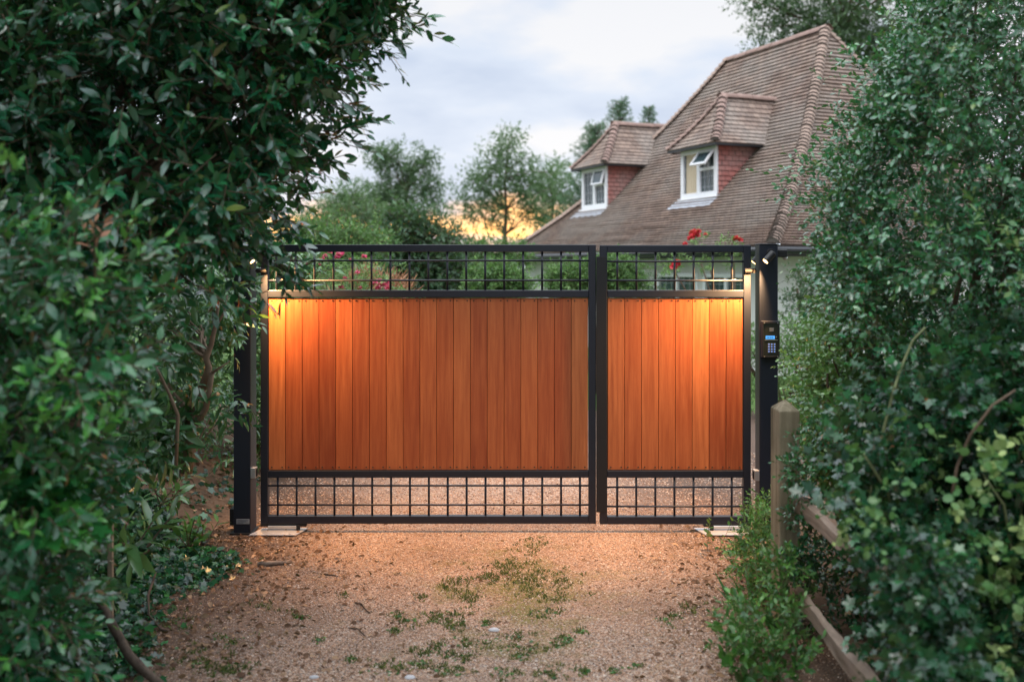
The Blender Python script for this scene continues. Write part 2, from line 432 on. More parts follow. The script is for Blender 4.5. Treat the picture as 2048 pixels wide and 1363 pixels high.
def sprigs(P, D, L, nl, size, tmpl, up=.55, spread=.9, bias=0.0, jit=.35, gold=True):
    """leafy shoots: nl leaves spiralling along each shoot"""
    S = len(P); D = unit(D)
    a = rng.normal(size=(S, 3)); x = unit(a - D * (a * D).sum(1, keepdims=True)); y = np.cross(D, x)
    f = (np.arange(nl) + .6) / nl
    th = np.arange(nl) * (2.4 if gold else PI) + rng.uniform(0, .6, (S, nl))
    perp = np.cos(th)[..., None] * x[:, None] + np.sin(th)[..., None] * y[:, None]
    sp = spread * (1.15 - .75 * f)[None, :, None]
    ld = unit(D[:, None] * (1 - .35 * sp) + perp * sp + rng.normal(size=(S, nl, 3)) * .15 + np.array([0, 0, -.12]))
    lp = P[:, None] + D[:, None] * (L[:, None] * f[None])[..., None] + np.array([0, 0, -1.0]) * (.12 * L[:, None] * f[None] ** 2)[..., None]
    nn = unit(D[:, None] * .7 + np.array([0, 0, up]) + rng.normal(size=(S, nl, 3)) * jit)
    sz = size * rng.uniform(.5, 1.3, (S, nl)) * (1 - .3 * (f[None] > .85))
    base = rng.beta(2, 3.2, S)[:, None]
    tint = np.clip(base * .75 + rng.uniform(0, .35, (S, nl)) + .25 * (f[None] > .8) * rng.uniform(0, 1, (S, 1)) + bias, 0, 1)
    out = scatter(tmpl, lp.reshape(-1, 3), ld.reshape(-1, 3), nn.reshape(-1, 3), sz.ravel(), tint.ravel())
    tw = twig_prisms(P, P + D * L[:, None] + np.array([0, 0, -1.0]) * (.12 * L)[:, None], np.full(S, size * .045))
    return out, tw
def join(parts):
    V, T, A = [], [], []; o = 0
    for p in parts:
        V.append(p[0]); T.append(p[1] + o); o += len(p[0])
        if len(p) > 2: A.append(p[2])
    return np.concatenate(V), np.concatenate(T), (np.concatenate(A) if A else None)
def in_poly(px, py, poly):
    poly = np.array(poly, float); n = len(poly); c = np.zeros(len(px), bool); j = n - 1
    for i in range(n):
        xi, yi = poly[i]; xj, yj = poly[j]
        m = ((yi > py) != (yj > py)) & (px < (xj - xi) * (py - yi) / (yj - yi + 1e-12) + xi)
        c ^= m; j = i
    return c
def poly_points(poly, n, Y0, Y1):
    p = np.array(poly, float); lo, hi = p.min(0), p.max(0); out = np.zeros((0, 2))
    while len(out) < n:
        q = rng.uniform(lo, hi, (n * 3, 2)); q = q[in_poly(q[:, 0], q[:, 1], poly)]; out = np.concatenate([out, q])
    out = out[:n]; Y = rng.uniform(Y0, Y1, n)
    return np.stack([(out[:, 0] - 1024) / F * Y, Y, HC - (out[:, 1] - HY) / F * Y], 1)
def bush_from_clumps(C, rad, per, L, nl, size, tmpl, outward=(0, 0, 0), upb=.4, **kw):
    """clumps of shoots: each clump a loose ball of shoots growing outwards"""
    n = len(C)
    rad = np.asarray(rad) * np.ones(n)
    d = unit(rng.normal(size=(n, per, 3)))
    r = rad[:, None] * rng.uniform(.15, 1, (n, per)) ** .6
    P = (C[:, None] + d * r[..., None] * np.array([1, 1, .85])).reshape(-1, 3)
    D = (d + np.array(outward) + np.array([0, 0, upb]) + rng.normal(size=d.shape) * .35).reshape(-1, 3)
    Ls = rng.uniform(.6, 1.25, len(P)) * L
    keep = P[:, 2] > ground_z(P[:, 0], P[:, 1]) + .01
    return sprigs(P[keep], D[keep], Ls[keep], nl, size, tmpl, **kw)
def limbs(mb, base, targets, r0, r1=.004, wob=.06, n=6, fork=.45):
    """trunk/limb tubes from a base point (or list of points) to the targets"""
    base = np.array(base, float)
    for T in targets:
        T = np.array(T, float); mid = base + (T - base) * fork + rng.normal(size=3) * wob + np.array([0, 0, .12 * np.linalg.norm(T - base) * .5])
        ts = np.linspace(0, 1, 7)
        path = [(1 - s) ** 2 * base + 2 * s * (1 - s) * mid + s * s * T + (rng.normal(size=3) * wob * .18 if 0 < s < 1 else 0) for s in ts]
        mb.tube(path, [r0 + (r1 - r0) * s ** .7 for s in ts], n)

# ------------------------------------------------------------------ the gate
SC = 300.0; GY = 6.65
def gx(px): return (px - 1024) / SC
def gz(py): return HC - (py - HY) / SC
def gate_leaf(x0, x1, top, bot, vert_top, vert_bot, horiz_top, horiz_bot, nboard, tints, name, label):
    root = empty(name, (gx((x0 + x1) / 2), GY + .025, 0), label, 'gate', 'leaves of the driveway gate')
    mb = MB(); w = 14.6 / SC; y0, y1 = GY, GY + .05
    X0, X1 = gx(x0), gx(x1); Z1, Z0 = gz(top), gz(bot)
    mb.box(X0, X0 + w, y0, y1, Z0, Z1); mb.box(X1 - w, X1, y0, y1, Z0, Z1)
    for (a, b) in ((top, top + 14.6), (580, 594.6), (940.5, 955), (bot - 15.5, bot)):
        mb.box(X0 + w, X1 - w, y0 + .0006, y1 - .0006, gz(b), gz(a))
    mb.build('frame', M['steel'], root, bevel=.004)
    for vs, hs, za, zb in ((vert_top, horiz_top, 580, top + 14.6), (vert_bot, horiz_bot, bot - 15.5, 955)):
        mb = MB(); yc = GY + .022
        for v in vs: mb.tube([(gx(v), yc, gz(za) - .004), (gx(v), yc, gz(zb) + .004)], .0075, 8)
        for h in hs: mb.tube([(X0 + w - .004, yc - .007, gz(h)), (X1 - w + .004, yc - .007, gz(h))], .0065, 8)
        mb.build('grille', M['steel'], root, smooth=True)
    mb = MB(); a = X0 + w + .003; b = X1 - w - .003; bw = (b - a) / nboard
    zt, zb = gz(594.6) - .004, gz(940.5) + .003
    mb.box(a, b, GY + .0315, GY + .038, zb, zt, 1, .05)
    for k in range(nboard):
        xa, xb = a + k * bw + .0017, a + (k + 1) * bw - .0017
        mb.box(xa, xb, GY + .010, GY + .031, zb, zt, 0, tints[k])
        for zz in (zt - .018, zb + .018):
            for xx in (xa + .02, xb - .02):
                mb.tube([(xx, GY + .0098, zz), (xx, GY + .0072, zz)], [.0062, .005], 8, 1, .5)
    mb.build('plank_panel', [M['plank'], M['screw']], root, bevel=.0016, tint=True)
    return root
tl = [.95,.33,.16,.05,.5,.3,.45,.72,.38,.66,.5,.8,.3,.62,.42,.7,.33,.22,.88]
tr_ = [.78,.5,.7,.6,.45,.88,.12,.02]
left_leaf = gate_leaf(521, 1192, 489, 1047, [551.6 + 38.06 * k for k in range(17)], [554 + 37.9 * k for k in range(17)],
    [521, 560.6], [971.5, 1010], 19, tl, 'gate_leaf', 'wider black steel gate leaf with nineteen orange hardwood planks, left of the centre gap')
right_leaf = gate_leaf(1200, 1502, 490, 1048, [1235.3 + 38.3 * k for k in range(7)], [1235 + 38.3 * k for k in range(7)],
    [522.6, 560.7], [974.5, 1013], 8, tr_, 'gate_leaf', 'narrow black steel gate leaf with eight orange hardwood planks, beside the keypad post')
mb = MB(); mb.box(gx(1192.4), gx(1213), GY - .012, GY - .0015, gz(1023), gz(513)); mb.build('cover_strip', M['steel_flat'], left_leaf, bevel=.001)
# hinges (part of the leaves)
for leaf, xs_, xp in ((left_leaf, 521, 513), (right_leaf, 1502, 1512)):
    s = 1 if xp > xs_ else -1
    mb = MB(); z = gz(541)
    mb.tube([(gx(xs_) - s * .045, GY - .012, z), (gx(xs_) + s * .002, GY - .012, z)], .017, 10)
    mb.tube([(gx(xs_) - s * .05, GY - .012, z), (gx(xp) + s * .004, GY - .012, z)], .0075, 10)
    mb.tube([(gx((xs_ + xp) / 2), GY - .012, z - .016), (gx((xs_ + xp) / 2), GY - .012, z + .016)], .012, 10)
    mb.build('hinge', M['steel_flat'], leaf, smooth=False, bevel=.002)

# posts
PYF = 6.60
def post(x0, x1, depth, label, top=489):
    k = F / PYF
    X0, X1 = (x0 - 1024) / k, (x1 - 1024) / k; zt = HC - (top - HY) / k
    root = empty('gate_post', ((X0 + X1) / 2, PYF + depth / 2, 0), label, 'gate post', 'black steel gate posts')
    mb = MB(); mb.box(X0, X1, PYF, PYF + depth, -.1, zt); mb.build('column', M['steel'], root, bevel=.004)
    mb = MB(); mb.box(X0 - .004, X1 + .004, PYF - .004, PYF + depth + .004, zt + .0005, zt + .006); mb.build('cap', M['steel'], root, bevel=.002)
    return root, X0, X1, zt
lp, LX0, LX1, LZT = post(467, 501, .155, 'black steel gate post under the overhanging leaves, small grey plate at its foot')
rp, RX0, RX1, RZT = post(1519, 1556, .12, 'black steel gate post carrying the blue-lit keypad and a spotlight')
k = F / PYF
mb = MB(); z = lambda py: HC - (py - HY) / k
xx = lambda px: (px - 1024) / k
mb.box(xx(473), xx(499), PYF - .003, PYF - .0006, z(1047), z(1037)); 
lab = mb.build('name_plate', M['zinc'], lp)
mb = MB()
for i, yy in enumerate((1039.3, 1041.8, 1044.3)):
    mb.box(xx(475), xx(497 - 5 * i), PYF - .0042, PYF - .0032, z(yy + .8), z(yy)); 
mb.build('print', M['dark_ink'], lab)
mb = MB(); mb.box(LX0 - .02, LX1 + .012, PYF - .018, PYF + .17, .0, .018); mb.build('base_plate', M['steel_flat'], lp, bevel=.003)
# foot box at the outer side of that post
mb = MB(); mb.box(LX0 - .032, LX0 - .001, PYF + .02, PYF + .12, .06, .17); mb.build('junction_box', M['steel_flat'], lp, bevel=.004)
# photocells on the inner faces
for root, x, s, label, py in ((lp, LX1, 1, 'small silver photocell on the inner face of the post with the grey plate', 945), (rp, RX0, -1, 'small silver photocell on the inner face of the keypad post', 950)):
    e = empty('photocell', (x, PYF + .03, z(py)), label, 'sensor', 'gate photocells')
    mb = MB(); xa, xb = sorted((x + s * .001, x + s * .034)); mb.box(xa, xb, PYF - .004, PYF + .05, z(py + 11), z(py - 10))
    mb.build('casing', M['alu'], e, bevel=.003)
    mb = MB(); xa, xb = sorted((x + s * .0345, x + s * .037)); mb.box(xa, xb, PYF + .004, PYF + .042, z(py + 8), z(py - 7)); mb.build('lens', M['steel_flat'], e)
mb = MB(); mb.box(xx(1551), xx(1557), PYF - .012, PYF - .001, z(896), z(889)); tag(mb.build('lock_button', M['alu'], bevel=.002), 'tiny silver key switch on the keypad post above the wooden fence post', 'switch')

# spotlights
def spotlight(base, tip, label, plate_at, plate_n, light_dir, energy, size, blend, vis=True):
    base, tip = np.array(base), np.array(tip); d = unit(tip - base)
    root = empty('spotlight', base, label, 'spotlight', 'gate spotlights')
    mb = MB(); mb.tube([base - d * .004, base, tip - d * .006, tip], [.02, .024, .024, .0235], 20); b = mb.build('barrel', M['steel_flat'], root, smooth=False, bevel=.0015)
    mb = MB(); mb.tube([tip - d * .004, tip + d * .0012], [.019, .019], 18); mb.build('lens', M['lens'], b)
    pn = np.array(plate_n); pa = np.array(plate_at)
    mb = MB(); mb.tube([pa, pa + pn * .014], [.032, .03], 22); pl = mb.build('wall_plate', M['steel_flat'], root, bevel=.002)
    mb = MB(); mb.tube([pa + pn * .012, base + d * .012], .010, 10); mb.build('arm', M['steel_flat'], root)
    L = bpy.data.lights.new('spotlight_beam', 'SPOT'); L.energy = energy; L.color = (1.0, .50, .19); L.spot_size = size; L.spot_blend = blend; L.shadow_soft_size = .018
    o = bpy.data.objects.new('spotlight_beam', L); COL.objects.link(o); o.parent = root
    o.location = Vector(tip + d * .006) - Vector(base)
    o.rotation_euler = Vector(light_dir).to_track_quat('-Z', 'Y').to_euler()
ky = PYF - .06
EN = 300
spotlight(at(1546, 506, ky - .0), at(1531, 522.5, ky - .012), 'lit black barrel spotlight on the front of the keypad post', at(1541, 507, PYF) * np.array([1, 1, 1]), (0, -1, 0), (-.58, .13, -.80), EN * 1.05, R(100), .85)
spotlight(at(1519, 512, PYF + .18), at(1507.5, 525, PYF + .185), 'lit spotlight behind the keypad post, glimpsed through the gap beside the gate', at(1527, 512, PYF + .121), (0, 1, 0), (-.55, .05, -.80), EN * .6, R(112), .75)
spotlight(at(490, 506, ky), at(505, 522.5, ky - .012), 'lit spotlight on the leaf-covered gate post, half hidden by leaves', at(484, 507, PYF), (0, -1, 0), (.62, .13, -.77), EN * .85, R(100), .85)
spotlight(at(500, 512, PYF + .215), at(512, 525, PYF + .22), 'spotlight at the back of the leaf-covered gate post', at(490, 512, PYF + .156), (0, 1, 0), (.55, .05, -.80), EN * .6, R(112), .75)

# motion sensor and aerial on the keypad post
e = empty('motion_sensor', at(1567, 507, PYF + .06), 'black box sensor with a clear dome sticking out from the top of the keypad post', 'sensor')
mb = MB(); mb.box(RX1 + .001, RX1 + .072, PYF + .03, PYF + .10, z(514), z(499)); mb.build('casing', M['steel_flat'], e, bevel=.006)
mb = MB(); pc = at(1570, 514, PYF + .065)
mb.tube([pc, pc - np.array([0,0,.010]), pc - np.array([0,0,.018]), pc - np.array([0,0,.021])], [.018, .016, .010, .003], 14); mb.build('dome', M['dome'], e, smooth=True)
e = empty('aerial', at(1558, 490, PYF + .06), 'thin black aerial whip beside the top of the keypad post', 'aerial')
pb = at(1558.5, 488, PYF + .06)
mb = MB(); mb.tube([(RX1 + .001, pb[1], pb[2] - .004), (pb[0] + .006, pb[1], pb[2] - .004)], .008, 8); mb.build('mount', M['alu'], e)
mb = MB(); mb.tube([pb + np.array([.0,0,-.006]), at(1557.5, 467, PYF + .06)], [.0022, .0014], 6); mb.build('whip', M['steel_flat'], e)

# keypad intercom
kx = lambda px: xx(px); yf = PYF - .028
e = empty('keypad_intercom', (kx(1539), PYF - .014, z(714)), 'dark intercom keypad with blue screen and blue-lit keys on the black post', 'intercom')
mb = MB(); mb.box(kx(1521), kx(1557.5), yf, PYF - .001, z(714), z(641)); hs = mb.build('housing', M['steel'], e, bevel=.004)
mb = MB()
for (a, b, c, d) in ((1523, 1556, 643.5, 646), (1523, 1524.6, 646, 711), (1554.4, 1556, 646, 711), (1523, 1556, 711, 713)):
    mb.box(kx(a), kx(b), yf - .006, yf - .0004, z(d), z(c))
mb.build('rim', plain('dark_rim', (.016, .017, .02), .4, 0), hs, bevel=.001)
t = NT('keypad_face'); t.bsdf((.016, .019, .016), .35, 0, .5); fm = t.m
mb = MB(); mb.box(kx(1524.8), kx(1554.2), yf - .003, yf - .0006, z(710.8), z(646.3)); mb.build('face_plate', fm, e)
mb = MB()
for r_ in range(4): mb.box(kx(1536.5), kx(1545), yf - .0042, yf - .0032, z(655 + r_ * 1.9 + .9), z(655 + r_ * 1.9))
mb.build('speaker_grille', M['zinc'], e)
mb = MB(); mb.box(kx(1529), kx(1547), yf - .0045, yf - .0032, z(677), z(670.5)); sr = mb.build('screen', M['lcd'], e)
mb = MB(); xq = 1531
for w_ in (1.4, 2.2, .9, 1.8, 1.2, 2.0): mb.box(kx(xq), kx(xq + w_), yf - .0056, yf - .0047, z(675), z(672.8)); xq += w_ + .7
mb.build('screen_print', M['dark_ink'], sr)
mb = MB(); mb.box(kx(1527), kx(1553), yf - .0045, yf - .0032, z(679.6), z(678.4)); mb.build('trim_bar', M['alu'], e)
mb = MB(); mb.tube([(kx(1550), yf - .003, z(673)), (kx(1550), yf - .006, z(673))], .004, 10); mb.build('call_button', M['alu'], e)
for r_ in range(4):
    for c_ in range(3):
        mb = MB(); x_ = 1533.4 + c_ * 5.6; y_ = 685.6 + r_ * 4.9
        mb.box(kx(x_), kx(x_ + 3.9), yf - .0052, yf - .0032, z(y_ + 3.3), z(y_), 0)
        ko = mb.build('key', M['zinc'], e)
        mb = MB(); mb.box(kx(x_ + 1.0), kx(x_ + 2.9), yf - .0061, yf - .0053, z(y_ + 2.6), z(y_ + .7)); mb.build('lit_mark', M['key'], ko)
for (a, b) in ((1526.3, 644.8), (1552.8, 644.8), (1526.3, 711.8), (1552.8, 711.8)):
    mb = MB(); mb.tube([(kx(a), yf - .0058, z(b)), (kx(a), yf - .0085, z(b))], .0035, 8); mb.build('screw', M['alu'], hs)

# underground gate motors: lid plate, arm and pivot at each post
for sgn, x0, x1, label in ((1, 499, 592, 'galvanised ground motor plate under the wide gate leaf'), (-1, 1411, 1500, 'galvanised ground motor plate under the narrow gate leaf, half hidden by weeds')):
    P0, P1 = on_ground(x0, 1073), on_ground(x1, 1073)
    e = empty('ground_motor', ((P0[0] + P1[0]) / 2, 6.6, 0), label, 'gate motor', 'ground motors of the gate')
    xa, xb = P0[0], P1[0]; ya, yb = P0[1] - .02, 6.72
    mb = MB(); q = .06 * sgn
    mb.add([(xa - (0 if sgn > 0 else -.0), ya, .012), (xb, ya, .012), (xb + (.05 if sgn > 0 else 0), yb, .012), (xa + (.05 if sgn > 0 else -.05), yb, .012),
            (xa, ya, .020), (xb, ya, .020), (xb + (.05 if sgn > 0 else 0), yb, .020), (xa + (.05 if sgn > 0 else -.05), yb, .020)],
           [(0,3,2,1),(4,5,6,7),(0,1,5,4),(1,2,6,5),(2,3,7,6),(3,0,4,7)])
    mb.build('lid', M['plate'], e, bevel=.002)
    mb = MB(); s0 = xa + .1 if sgn > 0 else xa + .06
    mb.tube([(s0, 6.665, .040), (s0 + .21, 6.665, .040)], .016, 10); mb.build('arm', M['alu'], e)
    mb = MB(); x_ = s0 + .2 if sgn > 0 else s0
    mb.tube([(x_, 6.655, .02), (x_, 6.655, .058)], .014, 10); mb.build('pivot', M['steel_flat'], e)
    mb = MB(); mb.box(min(gx(521), gx(521)) if sgn > 0 else gx(1408), gx(612) if sgn > 0 else gx(1502), GY + .004, GY + .046, gz(1047) - .019, gz(1047) - .0015); mb.build('shoe', M['steel_flat'], e)

# ------------------------------------------------------------------ the house
c0 = 16.0; tt = R(23.5)
U = np.array([-math.sin(tt), math.cos(tt), 0]); Vv = np.array([math.cos(tt), math.sin(tt), 0])
HCN = np.array([.261 * c0, c0, HC + .02506 * c0])       # near eave corner
LF = .687 * c0; HA = .2368 * c0; HB = .272 * c0; HH = .2953 * c0
def rz(t): return HH * (.6 * t + .4 * t * t)
def hp(s, q, zz): return HCN + U * s + Vv * q + np.array([0, 0, zz])
house = empty('house', (*(HCN + U * LF / 2 + Vv * HB)[:2], 0), 'white cottage with a steep brown clay tile roof and two dormers behind the gate', 'house')
def courses(mb, fl, fr, n, nrm, gauge, uoff=0.0, lift=.042, seg=1.0, tmin=0.0, tmax=1.0):
    """overlapping tile courses between two edge curves; every course tips out at its lower edge"""
    for k_ in range(n):
        t0 = tmin + (tmax - tmin) * k_ / n; t1 = tmin + (tmax - tmin) * (k_ + 1) / n
        L0, R0, L1, R1 = fl(t0), fr(t0), fl(t1), fr(t1)
        ax = R0 - L0; W0 = np.linalg.norm(ax)
        if W0 < 1e-3: continue
        ax = ax / W0
        d = (L1 - L0); d = d - ax * d.dot(ax); nn_ = np.cross(ax, d); nn_ /= np.linalg.norm(nn_) + 1e-9
        if nn_.dot(nrm) < 0: nn_ = -nn_
        m = max(1, int(W0 / seg)); jl = rng.normal(size=m + 1) * .0035
        for i in range(m):
            a, b = i / m, (i + 1) / m
            A0 = L0 + (R0 - L0) * a; B0 = L0 + (R0 - L0) * b; A1 = L1 + (R1 - L1) * a; B1 = L1 + (R1 - L1) * b
            la, lb = nn_ * (lift + jl[i]), nn_ * (lift + jl[i + 1]); lo = nn_ * .002
            ua = [(q - HCN).dot(ax) + uoff + (k_ % 2) * 0 for q in (A0, B0, B1, A1)]
            v0, v1 = k_ * gauge + .004, (k_ + 1) * gauge - .002
            mb.face([A0 + la, B0 + lb, B1 + lo, A1 + lo], 0, [(ua[0], v0), (ua[1], v0), (ua[2], v1), (ua[3], v1)])
            mb.face([A0 - nn_ * .004, B0 - nn_ * .004, B0 + lb, A0 + la], 0, [(ua[0], v0 + .01), (ua[1], v0 + .01), (ua[1], v0 + .012), (ua[0], v0 + .012)])
NCO = 64
mb = MB()
courses(mb, lambda t: hp(HA * t, HB * t, rz(t)), lambda t: hp(LF - HA * t, HB * t, rz(t)), NCO, -Vv + np.array([0, 0, 1]), .1)
courses(mb, lambda t: hp(HA * t, HB * t, rz(t)), lambda t: hp(HA * t, 2 * HB - HB * t, rz(t)), NCO, -U + np.array([0, 0, 1]), .1)
courses(mb, lambda t: hp(HA * t, 2 * HB - HB * t, rz(t)), lambda t: hp(LF - HA * t, 2 * HB - HB * t, rz(t)), NCO, Vv + np.array([0, 0, 1]), .1, seg=4)
courses(mb, lambda t: hp(LF - HA * t, HB * t, rz(t)), lambda t: hp(LF - HA * t, 2 * HB - HB * t, rz(t)), NCO, U + np.array([0, 0, 1]), .1, seg=4)
roof = mb.build('roof', M['tile'], house)
def half_cap(mb, A, B, out, ra, rb, n=7, arc=1.0, mi=0, mortar=None):
    """open half-round tile from A to B bulging towards out"""
    d = unit(B - A); o = out - d * out.dot(d); o = unit(o); s = np.cross(d, o); V = []
    for P, r in ((A, ra), (B, rb)):
        for k_ in range(n):
            q = (-PI / 2 + PI * k_ / (n - 1)) * arc
            V.append(P + r * (math.cos(q) * o + math.sin(q) * s))
    fs = [(k_, k_ + 1, n + k_ + 1, n + k_) for k_ in range(n - 1)]
    mb.add(V, fs, mi)
    if mortar is not None: mb.add([p + d * .012 for p in V[:n]], [tuple(range(n))], mortar)
def bonnets(mb, fn, n, out, r=.155, lift=.012):
    for k_ in range(n):
        A = fn(k_ / n); B = fn(min(1, (k_ + 1.1) / n))
        d = unit(B - A); o = unit(out - d * out.dot(d))
        half_cap(mb, A + o * (lift + rng.normal() * .004), B + o * (lift - .03), out, r * rng.uniform(.95, 1.05), r * .9, 5, .84, mortar=1)
upv = np.array([0, 0, 1.0])
for fn_, o_ in ((lambda t: hp(HA * t, HB * t, rz(t)), -U - Vv + upv), (lambda t: hp(LF - HA * t, HB * t, rz(t)), U - Vv + upv), (lambda t: hp(HA * t, 2 * HB - HB * t, rz(t)), -U + Vv + upv)):
    mb = MB(); bonnets(mb, fn_, NCO, o_, .125 if o_[0] < -.2 or o_[1] < -.9 else .075); mb.build('hip_tiles', [M['bonnet'], M['mortar']], roof)
def ridge(mb, A, B, r, seg=.45):
    n = max(1, int(round(np.linalg.norm(B - A) / seg)))
    for i in range(n):
        P, Q = A + (B - A) * i / n, A + (B - A) * (i + .985) / n
        j = rng.normal() * .006
        half_cap(mb, P + upv * j, Q + upv * j, upv, r * rng.uniform(.96, 1.06), r, 9, 1.0)
        half_cap(mb, Q + upv * j, P + upv * j, upv, r, r, 9, 1.0)
mb = MB(); ridge(mb, hp(HA - .12, HB, HH - .04), hp(LF - HA + .12, HB, HH - .05), .115)
mb.build('ridge_tiles', M['ridge'], roof, smooth=True)
# eaves: soffit, gutter, walls
mb = MB(); ov = .42
ring_o = [hp(0, 0, -.03), hp(LF, 0, -.03), hp(LF, 2 * HB, -.03), hp(0, 2 * HB, -.03)]
ring_i = [hp(ov, ov, -.03), hp(LF - ov, ov, -.03), hp(LF - ov, 2 * HB - ov, -.03), hp(ov, 2 * HB - ov, -.03)]
for i in range(4): mb.face([ring_o[i], ring_o[(i + 1) % 4], ring_i[(i + 1) % 4], ring_i[i]])
mb.build('soffit', M['soffit'], house)
mb = MB()
for a, b in ((0, 1), (1, 2), (2, 3), (3, 0)):
    A, B = ring_o[a] + upv * -.05, ring_o[b] + upv * -.05
    d = unit(B - A); o = np.cross(d, upv); o = o if o.dot(A - hp(LF/2, HB, 0)) > 0 else -o
    mb.tube([A + o * .06 - d * .06, B + o * .06 + d * .06], .062, 10)
    mb.face([A - upv * .10, B - upv * .10, B + upv * .04, A + upv * .04])
mb.build('gutter', M['gutter'], house, smooth=False)
zb_ = -HCN[2] - .05
zt_ = -.032
def wall_run(mb, P, Q, opens, mi=0):
    """wall from P to Q (plan points) with rectangular openings (a, b, z0, z1) measured along the wall"""
    d = unit(Q - P); Ln = np.linalg.norm(Q - P)
    cuts = sorted(opens)
    xprev = 0
    def quad(a, b, z0, z1):
        mb.face([P + d * a + upv * z0, P + d * b + upv * z0, P + d * b + upv * z1, P + d * a + upv * z1], mi)
    for a, b, z0, z1 in cuts:
        quad(xprev, a, zb_, zt_); quad(a, b, zb_, z0); quad(a, b, z1, zt_); xprev = b
    quad(xprev, Ln, zb_, zt_)
zw = 1.69 - HCN[2]; zs0 = .75 - HCN[2]
opens = [(.72, 2.12, zs0, zw), (2.30, 3.72, zs0, zw), (7.2, 8.2, -HCN[2] + .02, zw)]
mb = MB()
wall_run(mb, hp(ov, ov, 0), hp(LF - ov, ov, 0), opens)
wall_run(mb, hp(LF - ov, ov, 0), hp(LF - ov, 2 * HB - ov, 0), [])
wall_run(mb, hp(LF - ov, 2 * HB - ov, 0), hp(ov, 2 * HB - ov, 0), [])
wall_run(mb, hp(ov, 2 * HB - ov, 0), hp(ov, ov, 0), [])
mb.build('wall', M['white_wall'], house)
def oriented_box(mb, O, ax, ay, az, x0, x1, y0, y1, z0, z1, mi=0):
    P = [O + ax * x + ay * y + az * q for q in (z0, z1) for (x, y) in ((x0, y0), (x1, y0), (x1, y1), (x0, y1))]
    mb.add(P, [(0,3,2,1),(4,5,6,7),(0,1,5,4),(1,2,6,5),(2,3,7,6),(3,0,4,7)], mi)
def window(parent, O, w, h, name='window', mull=(.5,), trans=None, leading=True, depth=.09, fw=.07, curtain=False):
    """O: lower near corner; runs along U (width w), up (h), front faces -Vv"""
    mb = MB()
    oriented_box(mb, O, U, Vv, upv, -.0, w, -.02, depth, 0, fw)
    oriented_box(mb, O, U, Vv, upv, -.0, w, -.02, depth, h - fw, h)
    oriented_box(mb, O, U, Vv, upv, 0, fw, -.018, depth, fw, h - fw)
    oriented_box(mb, O, U, Vv, upv, w - fw, w, -.018, depth, fw, h - fw)
    for m_ in mull: oriented_box(mb, O, U, Vv, upv, w * m_ - fw * .55, w * m_ + fw * .55, -.017, depth, fw, h - fw)
    xs_ = [fw] + [w * m_ for m_ in mull] + [w - fw]
    if trans is not None:
        for (i, zt) in trans: oriented_box(mb, O, U, Vv, upv, xs_[i], xs_[i + 1], -.0165, depth, h * zt - .03, h * zt + .03)
    wo = mb.build(name, M['white_frame'], parent, bevel=.006)
    mb = MB(); mb.face([O + U * .01 + Vv * .03 + upv * .01, O + U * (w - .01) + Vv * .03 + upv * .01, O + U * (w - .01) + Vv * .03 + upv * (h - .01), O + U * .01 + Vv * .03 + upv * (h - .01)])
    tgt = wo if name == 'window' and parent is house else parent
    mb.build('pane', M['glass'], tgt)
    if leading:
        mb = MB()
        for i in range(len(xs_) - 1):
            a, b = xs_[i] + .03, xs_[i + 1] - .03
            for q in (1/3, 2/3): oriented_box(mb, O, U, Vv, upv, a + (b - a) * q - .004, a + (b - a) * q + .004, .016, .027, fw, h - fw)
            for q in (.2, .4, .6, .8): oriented_box(mb, O, U, Vv, upv, a, b, .017, .026, h * q - .004, h * q + .004)
        mb.build('leading', M['lead'], tgt)
    return wo
for (a, b, z0, z1) in opens[:2]:
    window(house, hp(ov + a, ov, z0) - Vv * .0, b - a, z1 - z0, 'window', (.5,), None, True)
a, b, z0, z1 = opens[2]
mb = MB(); mb.face([hp(ov + a, ov + .12, z0), hp(ov + b, ov + .12, z0), hp(ov + b, ov + .12, z1), hp(ov + a, ov + .12, z1)]); mb.build('dark_doorway', M['inside'], house)  # near-black sheet set into the opening for its dark hollow

